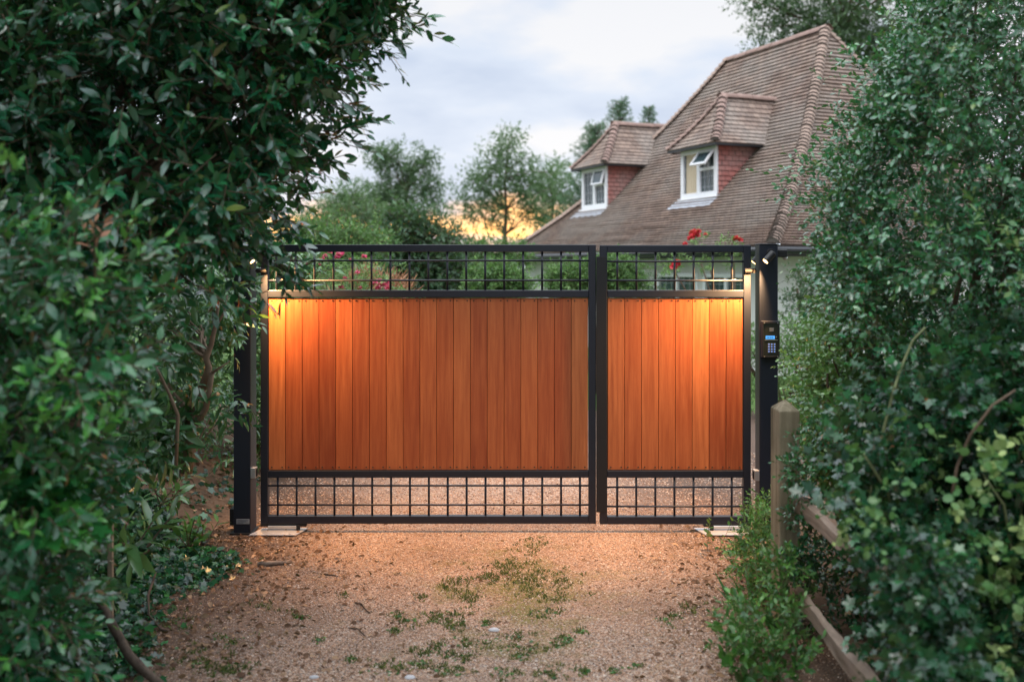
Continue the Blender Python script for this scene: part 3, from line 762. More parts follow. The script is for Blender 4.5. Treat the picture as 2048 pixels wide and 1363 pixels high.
def roof_hit(px, py):
    """point of the front roof slope seen at a pixel: (s, q, z above the eave)"""
    best = None
    for i in range(4001):
        t = i / 4000; q = HB * t; zz = rz(t)
        Y = (HCN[2] + zz - HC) * F / (HY - py)
        # X and Y linear in s
        s = (Y - HCN[1] - Vv[1] * q) / U[1]
        X = HCN[0] + U[0] * s + Vv[0] * q
        e_ = abs(1024 + F * X / Y - px)
        if best is None or e_ < best[0]: best = (e_, s, q, zz)
    return best[1:]
def dormer(px_r, py_b, w, h, label, ridge_rise=1.08, hipd=.8, opens=0):
    s0, q0, zs = roof_hit(px_r, py_b)          # near lower corner of the window
    tinv = lambda zz: (-.6 + math.sqrt(.36 + 1.6 * zz / HH)) / .8
    o = .22
    zt = zs + h
    # roof of the dormer
    ze = zt + .02; zr = ze + ridge_rise
    sl, sr, sm = s0 - .03 - o, s0 + w + .03 + o, s0 + w / 2
    qf = q0 - o; qr = HB * tinv(zr) + .1; qee = HB * tinv(ze) + .1
    nco = 11; mb = MB()
    bell = lambda t: .75 * t + .25 * t * t
    Rf = hp(sm, qf + hipd, zr)
    def ln(A, B): return lambda t: np.array([*(A[:2] + (B[:2] - A[:2]) * t), A[2] + (B[2] - A[2]) * bell(t)])
    A, B_ = hp(sl, qf, ze), hp(sr, qf, ze)
    courses(mb, ln(A, Rf), ln(B_, Rf), nco, -Vv + upv, .1, seg=.4, lift=.022)
    for S_ in (sl, sr):
        courses(mb, ln(hp(S_, qf, ze), Rf), ln(hp(S_, qee, ze), hp(sm, qr, zr)), nco, (-U if S_ == sl else U) + upv, .1, seg=.4, lift=.022)
    d_ = mb.build('dormer', M['tile'], house)
    d_['label'] = label
    # cheeks, running back into the slope
    for side, s in ((0, s0 - .03), (1, s0 + w + .03)):
        body = MB(); n = 8; nc = int(h / .1)
        for k_ in range(nc):
            za, zb2 = zs + h * k_ / nc, zs + h * (k_ + 1) / nc
            qa, qb = HB * tinv(za) + .06, HB * tinv(zb2) + .06
            sg = -1 if side == 0 else 1
            body.face([hp(s + sg * .022, q0, za), hp(s + sg * .022, qa, za), hp(s + sg * .004, qb, zb2), hp(s + sg * .004, q0, zb2)], 0,
                      [(0, k_ * .1 + .003), (qa - q0, k_ * .1 + .003), (qb - q0, k_ * .1 + .097), (0, k_ * .1 + .097)])
            body.face([hp(s, q0, za), hp(s, qa, za), hp(s + sg * .022, qa, za), hp(s + sg * .022, q0, za)], 0, [(0, 0)] * 4)
        body.build('cheek', M['cheek'], d_)
    mb = MB()
    bonnets(mb, ln(A, Rf), nco, -U - Vv + upv, .105, .012); bonnets(mb, ln(B_, Rf), nco, U - Vv + upv, .085, .01)
    ridge(mb, hp(sm, qf + hipd - .1, zr - .02), hp(sm, qr + .06, zr - .02), .10, .42)
    mb.build('dormer_ridge', [M['ridge'], M['mortar']], d_)
    mb = MB(); mb.face([hp(sl, qf, ze - .035), hp(sr, qf, ze - .035), hp(sr, qee, ze - .035), hp(sl, qee, ze - .035)])
    for P, Q in ((hp(sl, qf, ze - .05), hp(sr, qf, ze - .05)), (hp(sl, qf, ze - .05), hp(sl, qee, ze - .05)), (hp(sr, qf, ze - .05), hp(sr, qee, ze - .05))):
        mb.face([P, Q, Q + upv * .045, P + upv * .045])
    mb.build('dormer_soffit', M['gutter'], d_)
    # window, flashing
    O = hp(s0 - .03, q0 - .015, zs)
    ww = w + .06
    wo = window(d_, O, ww, h, 'window_frame', (.5,), ((0, .56),), True, .12, .1)
    mb = MB()
    cx0, cx1 = (.62, .82) if opens else (.0, .0)
    if opens:
        n = 12; pts = [(O + U * (ww * (.56 + .30 * i / n)) + Vv * (.012 + .008 * math.sin(i * 2.4))) for i in range(n + 1)]
        for i in range(n): mb.face([pts[i] + upv * .1, pts[i + 1] + upv * .1, pts[i + 1] + upv * (h - .1), pts[i] + upv * (h - .1)])
        mb.build('curtain', M['curtain'], d_)
    # opening top light, hinged at its head
    ang = R(38 if opens else 14); hh = h * .36; wa = ww * .5 - .12
    hinge = O + upv * (h - .09) + U * .07 - Vv * .03
    dn = -upv * math.cos(ang) - Vv * math.sin(ang); nr = np.cross(U, dn)
    mb = MB(); fr_ = .035
    for (a0, a1, b0, b1) in ((0, wa, 0, fr_), (0, wa, hh - fr_, hh), (0, fr_, fr_, hh - fr_), (wa - fr_, wa, fr_, hh - fr_)):
        oriented_box(mb, hinge, U, dn, nr, a0, a1, b0, b1, -.02, .02)
    mb.build('opening_light', M['white_frame'], d_, bevel=.004)
    mb = MB(); mb.face([hinge + U * .02 + dn * .02, hinge + U * (wa - .02) + dn * .02, hinge + U * (wa - .02) + dn * (hh - .02), hinge + U * .02 + dn * (hh - .02)]); mb.build('opening_pane', M['glass'], d_)
    t0 = tinv(zs); 
    mb = MB(); n = 10
    for i in range(n):
        a, b = s0 - .12 + (w + .3) * i / n, s0 - .12 + (w + .3) * (i + 1) / n
        ta = max(0, t0 - .062 - .004 * (i % 2)); 
        mb.face([hp(a, HB * ta, rz(ta) + .045), hp(b, HB * ta, rz(ta) + .045), hp(b, q0 + .02, zs + .03), hp(a, q0 + .02, zs + .03)])
    mb.build('lead_apron', M['lead'], d_)
    mb = MB(); oriented_box(mb, O, U, Vv, upv, -.04, ww + .04, -.07, .02, -.05, -.003); mb.build('sill', M['white_frame'], d_, bevel=.005)
    # debris lying in the valley of the near cheek
    return d_
dormer(1434, 391, 1.22, 1.0, 'larger dormer with a propped-open top light and a pale curtain', opens=1)
dormer(1214, 414, 1.22, 1.0, 'far dormer with its top light ajar')

# ------------------------------------------------------------------ rustic fence beside the drive
fy = 4.8
fen = empty('rail_fence', (1.36, fy, .05), 'weathered timber fence post with two cleft rails running into the ivy on the right', 'fence')
mb = MB(); k4 = F / fy
xa, xb = (1559 - 1024) / k4 - .0, (1600 - 1024) / k4; zt = HC - (822 - HY) / k4; zp = HC - (808 - HY) / k4
ya, yb = fy, fy + .165; xm, ym = (xa + xb) / 2, (ya + yb) / 2
P = [(xa, ya, -.2), (xb, ya, -.2), (xb, yb, -.2), (xa, yb, -.2), (xa, ya, zt), (xb, ya, zt), (xb, yb, zt), (xa, yb, zt), (xm, ym, zp + .015)]
mb.add(P, [(0, 1, 5, 4), (1, 2, 6, 5), (2, 3, 7, 6), (3, 0, 4, 7), (4, 5, 8), (5, 6, 8), (6, 7, 8), (7, 4, 8)])
mb.build('fence_post', M['post_wood'], fen, bevel=.005)
for (pa, Ya, pb_, Yb, hgt) in (((1592, 1005), 4.86, (1772, 1152), 3.64, .10), ((1578, 1172), 4.86, (1760, 1385), 3.55, .105)):
    A, B_ = at(*pa, Ya), at(*pb_, Yb); B_ = A + (B_ - A) * 1.2
    mb = MB(); n = 30; V = []
    for i in range(n + 1):
        s = i / n; P = A + (B_ - A) * s + np.array([.008 * math.sin(s * 6), 0, .007 * math.sin(s * 9 + 1)]); w_ = .028 * (.75 + .25 * math.sin(s * 9 + 2)); h_ = hgt / 2 * (.9 + .08 * math.sin(s * 11) + .05 * rng.normal()) * (1 if i else .75)
        V += [P + np.array([-w_, 0, -h_ * .8]), P + np.array([w_ * .7, 0, -h_]), P + np.array([w_, 0, h_ * .5]), P + np.array([w_ * .1, 0, h_]), P + np.array([-w_ * 1.05, 0, h_ * .55])]
    fs = [(i*5 + k_, i*5 + (k_ + 1) % 5, (i+1)*5 + (k_ + 1) % 5, (i+1)*5 + k_) for i in range(n) for k_ in range(5)]
    fs += [(4, 3, 2, 1, 0), tuple(n*5 + k_ for k_ in range(5))]
    mb.add(V, fs); mb.build('rail', M['rail_wood'], fen)

# ------------------------------------------------------------------ planting near the camera
def plant(name, loc, label, cat, group=None): return empty(name, loc, label, cat, group)
def finish(root, leaves, mat, twigs=None, wood=None, leafname='foliage', woodname='branches', woodmat='bark', smooth=True):
    V, T, A = join(leaves)
    np_mesh(leafname, V, T, A, M[mat], root, smooth)
    ps = [(a, b) for a, b in (twigs or [])]
    if wood is not None and wood.v:
        ps.append((np.array(wood.v), np.array([(f[0], f[i], f[i + 1]) for f in wood.f for i in range(1, len(f) - 1)])))
    if ps:
        V, T, _ = join(ps); np_mesh(woodname, V, T, None, M[woodmat], root, True)
def clump_layer(poly, n, Y0, Y1, rad, per, L, nl, size, tmpl, **kw):
    return bush_from_clumps(poly_points(poly, n, Y0, Y1), rad, per, L, nl, size, tmpl, **kw)

# --- evergreen holly hanging over the left verge
r = plant('holly_tree', (-2.35, 4.3, 0), 'big dark glossy evergreen hanging over the left side of the gate', 'tree')
core = [(-200,-220),(720,-220),(670,-30),(610,60),(570,130),(545,200),(510,260),(480,330),(450,390),(410,440),(300,520),(-200,600)]
edge = [(640,-160),(790,-140),(740,10),(690,70),(655,140),(635,200),(610,250),(570,310),(530,370),(490,415),(455,445),(420,460),(400,430),(450,360),(530,250),(580,120),(620,40)]
top = [(560,-200),(820,-200),(770,-20),(690,20),(600,10)]
parts, tw = [], []
for a in ((core, 300, 3.95, 5.4, .26, 13, .19, 8, .073, LEAF), (edge, 70, 4.2, 4.9, .10, 9, .16, 8, .07, LEAF), (top, 45, 4.2, 4.9, .15, 10, .17, 8, .064, LEAF)):
    l, t_ = clump_layer(*a, outward=(.35, -.25, 0), upb=.05); parts.append(l); tw.append(t_)
# shoots sticking out against the sky and in front of the gate
tips = [((770,55),(862,38)),((790,20),(866,30)),((740,70),(808,82)),((735,95),(790,100)),((680,200),(755,232)),((670,150),(752,120)),((690,250),(735,235)),((620,300),(700,345)),((590,390),(660,375)),((550,440),(612,480)),((520,500),(605,512)),((540,505),(600,560)),((560,520),(574,590)),((585,535),(628,585)),((480,500),(550,530)),((440,540),(490,600)),((640,260),(728,280)),((690,130),(770,160)),((600,330),(668,320)),((620,330),(690,300)),((570,440),(640,455)),((780,15),(830,5)),((600,280),(690,262)),((620,210),(715,200)),((640,170),(730,180)),((660,110),(750,75)),((560,380),(630,415)),((530,420),(590,440)),((490,460),(560,490)),((430,480),(480,540)),((700,60),(775,50)),((700,20),(800,-10)),((580,340),(650,350)),((450,500),(500,560)),((470,570),(492,640)),((640,230),(740,250))]
P = np.array([at(*a, 4.55) for a, b in tips]); Q = np.array([at(*b, 4.5) for a, b in tips])
P = np.concatenate([P, P + rng.normal(size=P.shape) * .05]); Q = np.concatenate([Q, Q + rng.normal(size=Q.shape) * .07])
l, t_ = sprigs(P, Q - P, np.linalg.norm(Q - P, axis=1), 8, .072, LEAF, up=.4); parts.append(l); tw.append(t_)
wood = MB()
for base, n_, rr in (((-2.35, 4.3, .0), 9, .06), ((-2.3, 4.9, .2), 9, .05)):
    tr0 = np.array(base); top_ = tr0 + np.array([.1, .1, 1.5]); wood.tube([tr0 - upv * .2, (tr0 + top_) / 2 + np.array([.06, 0, 0]), top_], [rr * 1.3, rr * 1.05, rr], 10)
    limbs(wood, top_, poly_points(core, n_, 4.2, 5.0), rr * .7, .008, .12)
    limbs(wood, top_, poly_points(edge, n_, 4.3, 4.8), rr * .5, .006, .12)
l, t_ = clump_layer([(-300,-260),(560,-260),(480,60),(420,230),(370,420),(-300,560)], 190, 5.6, 7.4, .30, 13, .22, 8, .085, LEAF, outward=(.2, -.3, 0)); parts.append(l); tw.append(t_)
def shade_canopy(x0, x1, n_side, ox0, ox1, n_top):  # unseen foliage added around and above the camera to shade the drive
    a_ = np.stack([rng.uniform(x0, x1, n_side), rng.uniform(-3.0, 2.3, n_side), rng.uniform(.2, 4.2, n_side)], 1)
    b_ = np.stack([rng.uniform(ox0, ox1, n_top), rng.uniform(-3.5, 3.6, n_top), rng.uniform(3.7, 4.9, n_top)], 1)
    return bush_from_clumps(np.concatenate([a_, b_]), .32, 11, .25, 7, .13, SIMPLE, upb=.2)
l, t_ = shade_canopy(-4.2, -2.25, 150, -3.5, -.3, 60); parts.append(l); tw.append(t_)  # out-of-view left half of the added shading foliage, merged into this crown
finish(r, parts, 'holly', tw, wood, 'crown', 'trunk')

# --- hedge at the left edge, close to the camera
r = plant('hedge', (-1.9, 3.5, 0), 'blurred dark green hedge filling the lower left, nearest the camera', 'hedge')
low = [(-260,480),(330,520),(280,600),(230,680),(200,760),(180,860),(140,930),(130,1010),(115,1120),(95,1250),(70,1500),(-260,1500)]
parts, tw = [], []
for a in ((low, 210, 3.15, 4.5, .20, 13, .15, 7, .058, LEAF),):
    l, t_ = clump_layer(*a, outward=(.5, -.35, 0), upb=.2, bias=.03); parts.append(l); tw.append(t_)
ng, t_ = clump_layer([(-100,300),(330,470),(300,600),(200,820),(150,1000),(110,1250),(-100,1300)], 24, 2.95, 3.5, .06, 4, .09, 6, .05, LEAF, outward=(.4, -.6, 0), upb=.8, bias=.1); tw.append(t_)
l, t_ = clump_layer([(60,900),(160,900),(150,1120),(60,1150)], 9, 3.4, 3.7, .10, 6, .12, 5, .085, IVY, outward=(.5, -.6, 0), bias=.3); parts.append(l); tw.append(t_)
wood = MB(); limbs(wood, (-2.1, 3.7, -.05), poly_points(low, 12, 3.4, 4.2), .035, .006, .08)
parts.append((ng[0], ng[1], .9 + .1 * rng.random(len(ng[2])))); finish(r, parts, 'hedge', tw, wood)
# withered shoot in that greenery
e = plant('withered_shoot', at(190, 470, 3.45), 'withered reddish brown shoot among the blurred dark leaves', 'shoot')
l, t_ = sprigs(np.array([at(188, 500, 3.45), at(192, 500, 3.45), at(186, 510, 3.44)]), np.array([[.03, -.05, 1], [.3, -.1, 1], [-.25, -.1, .9]]), np.array([.16, .13, .13]), 7, .055, LONG, up=.2, bias=.35)
finish(e, [l], 'dead', [t_])
mb = MB(); mb.tube([at(185, 640, 3.5), at(190, 560, 3.47), at(190, 470, 3.44)], [.006, .005, .003], 6); mb.build('stem', M['twig'], e)

# --- laurel-like shrub with crooked pruned trunk behind it
r = plant('laurel_shrub', on_ground(385, 905, .38), 'crooked pruned shrub with long glossy leaves left of the leaf-covered post', 'shrub')
wood = MB(); Yl = 5.6
def pl(pts, Y): return [at(x, y, Y) for x, y in pts]
wood.tube(pl([(372,945),(382,880),(384,835),(392,800),(405,775)], Yl), [.036,.034,.032,.03,.026], 9)
wood.tube(pl([(405,775),(418,735),(412,715),(422,690),(430,655),(438,600)], Yl), [.026,.02,.019,.015,.012,.008], 8)
wood.tube(pl([(384,835),(396,845),(412,815),(420,770),(424,745)], Yl - .05), [.02,.019,.018,.016,.014], 8)
wood.tube(pl([(424,745),(440,735),(460,722)], Yl - .06), [.009,.006,.003], 6)
wood.tube(pl([(430,655),(448,625),(455,590)], Yl), [.009,.007,.004], 6)
wood.tube(pl([(352,930),(356,830),(340,790),(318,745),(290,700)], Yl - .35), [.010,.010,.009,.008,.006], 6)
wood.tube(pl([(385,905),(405,880),(430,850)], Yl + .1), [.008,.006,.004], 6)
wood.tube(pl([(352,930),(395,885),(420,835)], Yl), [.006,.006,.004], 6)
limbs(wood, at(412, 715, Yl), poly_points([(300,590),(450,590),(430,680),(300,680)], 8, 5.7, 6.3), .010, .004, .05)
limbs(wood, at(384, 835, Yl), poly_points([(280,720),(340,710),(350,880),(290,900)], 8, 5.4, 5.9), .009, .004, .05)
for (x, y) in ((388, 806), (430, 792)):
    p = at(x, y, Yl - .06); mb = MB(); mb.tube([p + np.array([-.004, .04, 0]), p + np.array([0, -.012, .002])], [.021, .020], 12); mb.build('sawn_stub', [M['cut']], r)
parts, tw = [], []
L_areas = [([(290,560),(470,560),(450,640),(400,660),(330,700),(280,690)], 16, 5.7, 6.5, .15, 7, .17, 6, .105, .0), ([(290,700),(350,690),(385,740),(350,800),(295,830)], 10, 5.5, 6.0, .12, 6, .14, 6, .115, .15),
           ([(430,790),(478,775),(488,800),(450,830)], 4, 5.6, 5.8, .05, 3, .13, 5, .09, .1), ([(265,830),(335,830),(345,900),(290,930)], 10, 5.3, 5.8, .12, 7, .13, 6, .12, .15), ([(405,850),(440,850),(440,890),(410,890)], 3, 5.7, 6.0, .05, 4, .07, 6, .05, .05),
           ([(440,640),(470,640),(475,690),(445,690)], 3, 5.8, 6.1, .06, 4, .1, 6, .07, .3)]
for poly, n_, y0, y1, rad, per, L, nl, sz, b in L_areas:
    l, t_ = clump_layer(poly, n_, y0, y1, rad, per, L, nl, sz, LONG, outward=(.4, -.5, -.3), upb=.0, bias=b, up=.9); parts.append(l); tw.append(t_)
finish(r, parts, 'aucuba', None, wood, 'foliage', 'trunk', 'bark_pale')

# --- dark screen of shrubs behind the left verge
r = plant('laurel_hedge', (-3.6, 7.6, 0), 'dark evergreen thicket behind the crooked pruned shrub', 'hedge')
P_ = np.stack([rng.uniform(-4.6, -2.75, 150), rng.uniform(6.6, 9.3, 150), rng.uniform(.55, 2.5, 150)], 1)
l1, t1 = bush_from_clumps(P_, .26, 11, .2, 8, .085, LEAF, outward=(.5, -.5, 0))
P_ = np.stack([rng.uniform(-2.9, -2.0, 60), rng.uniform(7.6, 9.4, 60), rng.uniform(.35, 2.1, 60)], 1)
l2, t2 = bush_from_clumps(P_, .2, 10, .2, 8, .08, LONG, outward=(.2, -.5, 0), bias=.2)
wood = MB(); limbs(wood, (-3.4, 7.4, .2), np.array([[-3.7, 7.2, 2.0], [-3.0, 7.6, 1.9], [-3.3, 7.9, 2.2]]), .05, .008, .05)
finish(r, [l1, l2], 'aucuba', None, wood)

# --- broad-leaved seedlings on the bank
def seedling(name, p, label, n, size, mat, tmpl, h=.25, group=None, bias=.2, lean=(.2, -.3, .8), nl=7):
    e = plant(name, p, label, 'plant', group)
    P = np.tile(np.array(p), (n, 1)) + rng.normal(size=(n, 3)) * np.array([.035, .035, 0]); D = unit(rng.normal(size=(n, 3)) * .55 + np.array(lean))
    l, t_ = sprigs(P, D, rng.uniform(.6, 1.1, n) * h, nl, size, tmpl, up=.9, bias=bias, spread=1.0)
    finish(e, [l], mat, [t_])
    return e
seedling('laurel_seedling', on_ground(262, 1100, .34), 'young plant with long pale-spotted leaves beside the wooden stake', 7, .16, 'aucuba', LONG, .22, bias=.35)
seedling('bright_seedling', on_ground(382, 1100, .02), 'bright green tuft of narrow leaves on the ivy bank before the left post', 12, .10, 'weed', LONG, .24, bias=.35)
seedling('variegated_seedling', on_ground(330, 1010, .3), 'small pale-edged plant halfway up the ivy bank', 8, .11, 'aucuba', LONG, .24, bias=.3)
fe = plant('fern', on_ground(195, 1185, .35), 'single fern frond leaning over the foot of the fallen branch', 'fern')
A, B_ = at(175, 1160, 4.25), at(232, 1222, 4.1); n = 26; s = np.linspace(0, 1, n)
path = A + (B_ - A) * s[:, None] + upv * (.05 * np.sin(s * PI))[:, None]
pp = np.repeat(path, 2, 0); sd = np.tile([[.2, .5, .1], [.35, -.6, -.05]], (n, 1)); sz = np.repeat(.07 * np.sin(np.clip(s * 1.05 + .06, 0, 1) * PI) + .008, 2)
finish(fe, [scatter(leaf_template(.3, .05, .1), pp, np.array(sd) + (B_ - A), np.tile([[.1, -.2, 1]], (2 * n, 1)), sz, rng.uniform(.3, .7, 2 * n))], 'weed')
mb = MB(); mb.tube(list(path), .003, 5); mb.build('stalk', M['twig_green'], fe)

# --- ivy on the left bank (nobody could count it)
def carpet(name, zone, n, tmpl, size, mat, hmax, tint=(0, 1), tilt=.5, kind='stuff', zoff=.0):
    P = []
    while len(P) < n:
        X, Y = zone()
        P.append((X, Y))
    P = np.array(P); Z = ground_z(P[:, 0], P[:, 1]) + rng.uniform(.01, 1, n) ** 1.5 * hmax(P) + zoff
    D = rng.normal(size=(n, 3)) * np.array([1, 1, .35]) + np.array([.2, -.2, -.15]); N = rng.normal(size=(n, 3)) * tilt + np.array([.25, -.35, 1])
    V, T, A = scatter(tmpl, np.column_stack([P, Z]), D, N, size * rng.uniform(.5, 1.25, n), rng.uniform(*tint, n))
    return tag(np_mesh(name, V, T, A, M[mat], None), kind=kind)
def left_bank():
    Y = rng.uniform(3.6, 6.55); lim = -1.88 - .10 * math.sin(Y * 4) + .12 * rng.normal() - (.35 if Y > 6.1 else 0)
    return lim - rng.exponential(.42), Y
carpet('ivy_ground_cover', left_bank, 15000, IVY, .05, 'ivy', lambda P: .05 + .20 * sstep(-P[:, 0], 1.95, 2.5))
carpet('ivy_sprigs', lambda: (rng.uniform(-3.1, -2.05), rng.uniform(6.6, 8.6)), 420, IVY, .055, 'ivy', lambda P: .05 + 0 * P[:, 0])

# --- stake and fallen wood
e = MB(); p = at(221, 1160, 4.75)
e.box(p[0] - .011, p[0] + .011, 4.74, 4.765, .1, at(221, 900, 4.75)[2]); tag(e.build('wooden_stake', M['stake_wood'], bevel=.002), 'thin upright wooden stake among the ivy on the left', 'stake')
def stick(name, pts, radii, label, mat='log_bark', group=None, n=8):
    mb = MB(); mb.tube(pts, radii, n); return tag(mb.build(name, M[mat], smooth=True), label, 'branch', group)
stick('fallen_branch', [at(186, 1170, 4.45), at(205, 1212, 4.4), at(232, 1262, 4.32), at(258, 1310, 4.25), at(285, 1338, 4.15), at(330, 1375, 4.1)], [.012, .018, .020, .021, .020, .017], 'thick dead branch lying at the foot of the ivy bank, nearest the camera', n=10)
def gstick(name, px, label, rad, z0=.0, mat='log_bark', group='sticks on the gravel'):
    pts = [on_ground(x, y, 0) + upv * (rad * .9 + z0 + .004 + h_) for x, y, h_ in px]; return stick(name, pts, [rad * (.8 + .25 * math.sin(i * 2.1)) for i in range(len(pts))], label, mat, group, 7)
gstick('fallen_stick', [(402,1101,.03),(430,1104,.01),(458,1110,.0),(476,1113,0)], 'short dark stick below the leaf-covered post, partly in the ivy', .014)
gstick('fallen_stick', [(515,1133,0),(545,1132,0),(568,1130,0),(582,1128,0)], 'short thick pale brown stick lying on the gravel', .016, mat='rail_wood')
gstick('fallen_twig', [(710,1207,0),(722,1214,.01),(732,1224,.005),(740,1229,0)], 'small bent twig on the gravel left of the mossy strip', .005)
gstick('fallen_twig', [(700,1258,0),(716,1262,.006),(730,1274,0)], 'tiny twig on the gravel below the small bent twig', .004)
gstick('fallen_twig', [(640,1150,0),(660,1152,.004),(676,1154,0)], 'thin straight twig on the gravel right of the pale brown stick', .004)
gstick('fallen_twig', [(388,1152,.01),(402,1153,.01),(416,1152,0)], 'thin pale twig at the edge of the leaf litter', .006)
gstick('fallen_twig', [(312,1200,.14),(296,1225,.08),(298,1245,.03),(322,1262,.0),(335,1266,0)], 'curved brown twig dropping from the ivy onto dead leaves', .007)

# --- right-hand greenery
def mass(name, base, label, cat, layers, mat, wood_targets=None, wr=.04, fol='foliage', wname='branches', wmat='bark', extra=None):
    r = plant(name, base, label, cat); parts, tw = [], []
    for x_ in extra or []: parts.append(x_[0]); tw.append(x_[1])
    for lay in layers:
        a, k_ = (lay[:-1], lay[-1]) if isinstance(lay[-1], dict) else (lay, {})
        q = dict(outward=(-.4, -.4, 0), upb=.3); q.update(k_)
        l, t_ = clump_layer(*a, **q); parts.append(l); tw.append(t_)
    wood = MB()
    if wood_targets: limbs(wood, (base[0], base[1], float(ground_z(base[0], base[1])) - .1), poly_points(*wood_targets), wr, .005, .09)
    finish(r, parts, mat, None if mat == 'varieg' else tw, wood, fol, wname, wmat)
    return r
R_core = [(1900,-220),(2300,-220),(2300,820),(1900,840),(1790,760),(1760,640),(1760,560),(1760,470),(1760,380),(1790,300),(1830,240),(1850,160),(1880,60)]
R_edge = [(1860,-60),(1930,-60),(1890,80),(1850,170),(1840,240),(1790,300),(1760,360),(1760,460),(1770,560),(1780,640),(1700,650),(1690,560),(1690,450),(1670,380),(1690,330),(1720,280),(1750,230),(1790,180),(1770,130),(1820,90)]
R_layers = [(R_core, 330, 4.0, 5.6, .22, 17, .15, 9, .033, SPIKY), (R_edge, 110, 4.5, 5.3, .12, 14, .14, 10, .032, SPIKY), (R_core, 100, 5.4, 6.6, .26, 14, .18, 8, .05, SIMPLE)]
tipsR = [((1720,130),(1686,95)),((1740,200),(1682,172)),((1720,240),(1684,232)),((1700,270),(1640,245)),((1640,360),(1552,322)),((1640,380),(1575,350)),((1650,430),(1590,390)),((1660,330),(1600,300)),((1680,480),(1610,470)),((1690,530),(1620,520)),((1790,60),(1760,10)),((1810,20),(1780,-20)),((1680,300),(1640,270)),((1745,150),(1700,110)),((1760,110),(1735,75))]
P = np.array([at(*a, 4.9) for a, b in tipsR]); Q = np.array([at(*b, 4.85) for a, b in tipsR])
P = np.concatenate([P] + [P + rng.normal(size=P.shape) * .07 for _ in range(3)]); Q = np.concatenate([Q] + [Q + rng.normal(size=Q.shape) * .11 for _ in range(3)])
shade_r = shade_canopy(2.25, 4.2, 150, .3, 3.5, 60)  # right half of the added light-blocking foliage, never in view
tipsR_parts = sprigs(P, Q - P, np.linalg.norm(Q - P, axis=1), 13, .032, SPIKY, up=.4, bias=.1)
rh = mass('holly_tree', (2.2, 4.9, .1), 'tall small-leaved holly filling the right side above the rail fence', 'tree', R_layers,
     'holly_right', (R_core, 16, 4.4, 5.4), .055, 'crown', 'trunk', extra=[tipsR_parts, shade_r])

B_poly = [(1690,560),(1800,560),(1840,760),(1800,950),(1740,960),(1680,940),(1650,880),(1640,830),(1640,760),(1650,700),(1670,640)]
mass('snowberry_bush', (1.95, 5.6, .1), 'fine-leaved pale green bush crowding the keypad post', 'shrub',
     [(B_poly, 120, 5.0, 6.0, .16, 14, .15, 11, .026, ROUND, dict(bias=.08)), ([(1630,860),(1720,860),(1740,1000),(1650,980)], 34, 4.95, 5.6, .10, 11, .12, 10, .028, ROUND, dict(bias=.15)), ([(1600,720),(1670,680),(1670,850),(1620,850),(1600,790)], 22, 5.6, 6.0, .08, 9, .12, 11, .024, ROUND, dict(bias=.28))],
     'berry', (B_poly, 28, 5.2, 5.9), .02)
V_poly = [(1760,780),(1900,700),(2250,640),(2250,1480),(1840,1480),(1830,1350),(1810,1200),(1790,1100),(1740,1000),(1700,930),(1720,850)]
mass('ivy_thicket', (2.0, 4.2, .1), 'dark ivy and climber thicket swallowing the right end of the rail fence', 'ivy',
     [(V_poly, 250, 3.55, 4.9, .18, 14, .13, 8, .042, IVY, dict(outward=(-.5, -.5, 0))), ([(1790,1090),(1880,1080),(1940,1300),(1840,1270)], 30, 3.0, 3.5, .08, 8, .10, 7, .04, IVY), ([(1800,1330),(1900,1330),(1900,1450),(1830,1450)], 12, 2.9, 3.3, .08, 8, .10, 7, .04, IVY), ([(1588,835),(1660,830),(1660,1010),(1592,990)], 26, 4.6, 4.74, .035, 6, .08, 8, .026, LEAF, dict(bias=.2)), ([(1585,1010),(1620,1030),(1625,1160),(1580,1140)], 12, 4.62, 4.74, .035, 6, .07, 8, .028, LEAF), ([(1700,940),(1760,930),(1800,1040),(1750,1030)], 14, 3.9, 4.5, .07, 8, .10, 7, .036, IVY), ([(1690,840),(1760,800),(1800,960),(1720,960)], 25, 4.6, 5.2, .13, 9, .12, 8, .034, LEAF, dict(bias=.2))],
     'ivy', (V_poly, 10, 3.8, 4.8), .02)
mass('variegated_climber', (1.9, 3.9, .1), 'cream-edged variegated climber trailing over the dark ivy thicket', 'climber',
     [([(1960,900),(2120,880),(2120,1080),(1960,1060)], 4, 3.3, 3.5, .07, 4, .10, 6, .042, ROUND, dict(bias=.2)), ([(1700,900),(1790,880),(1800,1130),(1700,1050)], 14, 3.7, 4.2, .07, 4, .10, 6, .032, ROUND),
      ([(1830,1180),(2000,1130),(2020,1330),(1850,1330)], 12, 3.3, 3.7, .07, 4, .10, 6, .038, ROUND, dict(bias=.1)), ([(1850,900),(2080,900),(2080,1200),(1850,1150)], 12, 3.3, 3.8, .08, 4, .11, 6, .036, ROUND), ([(1660,1000),(1790,960),(1850,1200),(1760,1150)], 14, 3.1, 3.6, .05, 2, .07, 5, .026, ROUND), ([(1760,820),(2060,760),(2060,1340),(1840,1340)], 24, 3.1, 3.6, .06, 2, .08, 5, .030, ROUND), ([(1900,440),(2060,430),(2060,560),(1920,520)], 6, 3.6, 4.0, .07, 3, .14, 7, .04, LEAF)],
     'varieg', ([(1720,900),(2050,880),(2000,1300),(1850,1300)], 9, 3.4, 4.0), .007, wname='stems', wmat='twig_green')
def stem(name, pts, Y, r0, r1, label, mat):
    mb = MB(); P_ = [at(x, y, Y + .03 * math.sin(i * 1.7)) for i, (x, y) in enumerate(pts)]; n_ = len(P_)
    mb.tube(P_, [r0 + (r1 - r0) * i / (n_ - 1) for i in range(n_)], 7); return tag(mb.build(name, M[mat], smooth=True), label, 'stem', 'bare climbing stems')
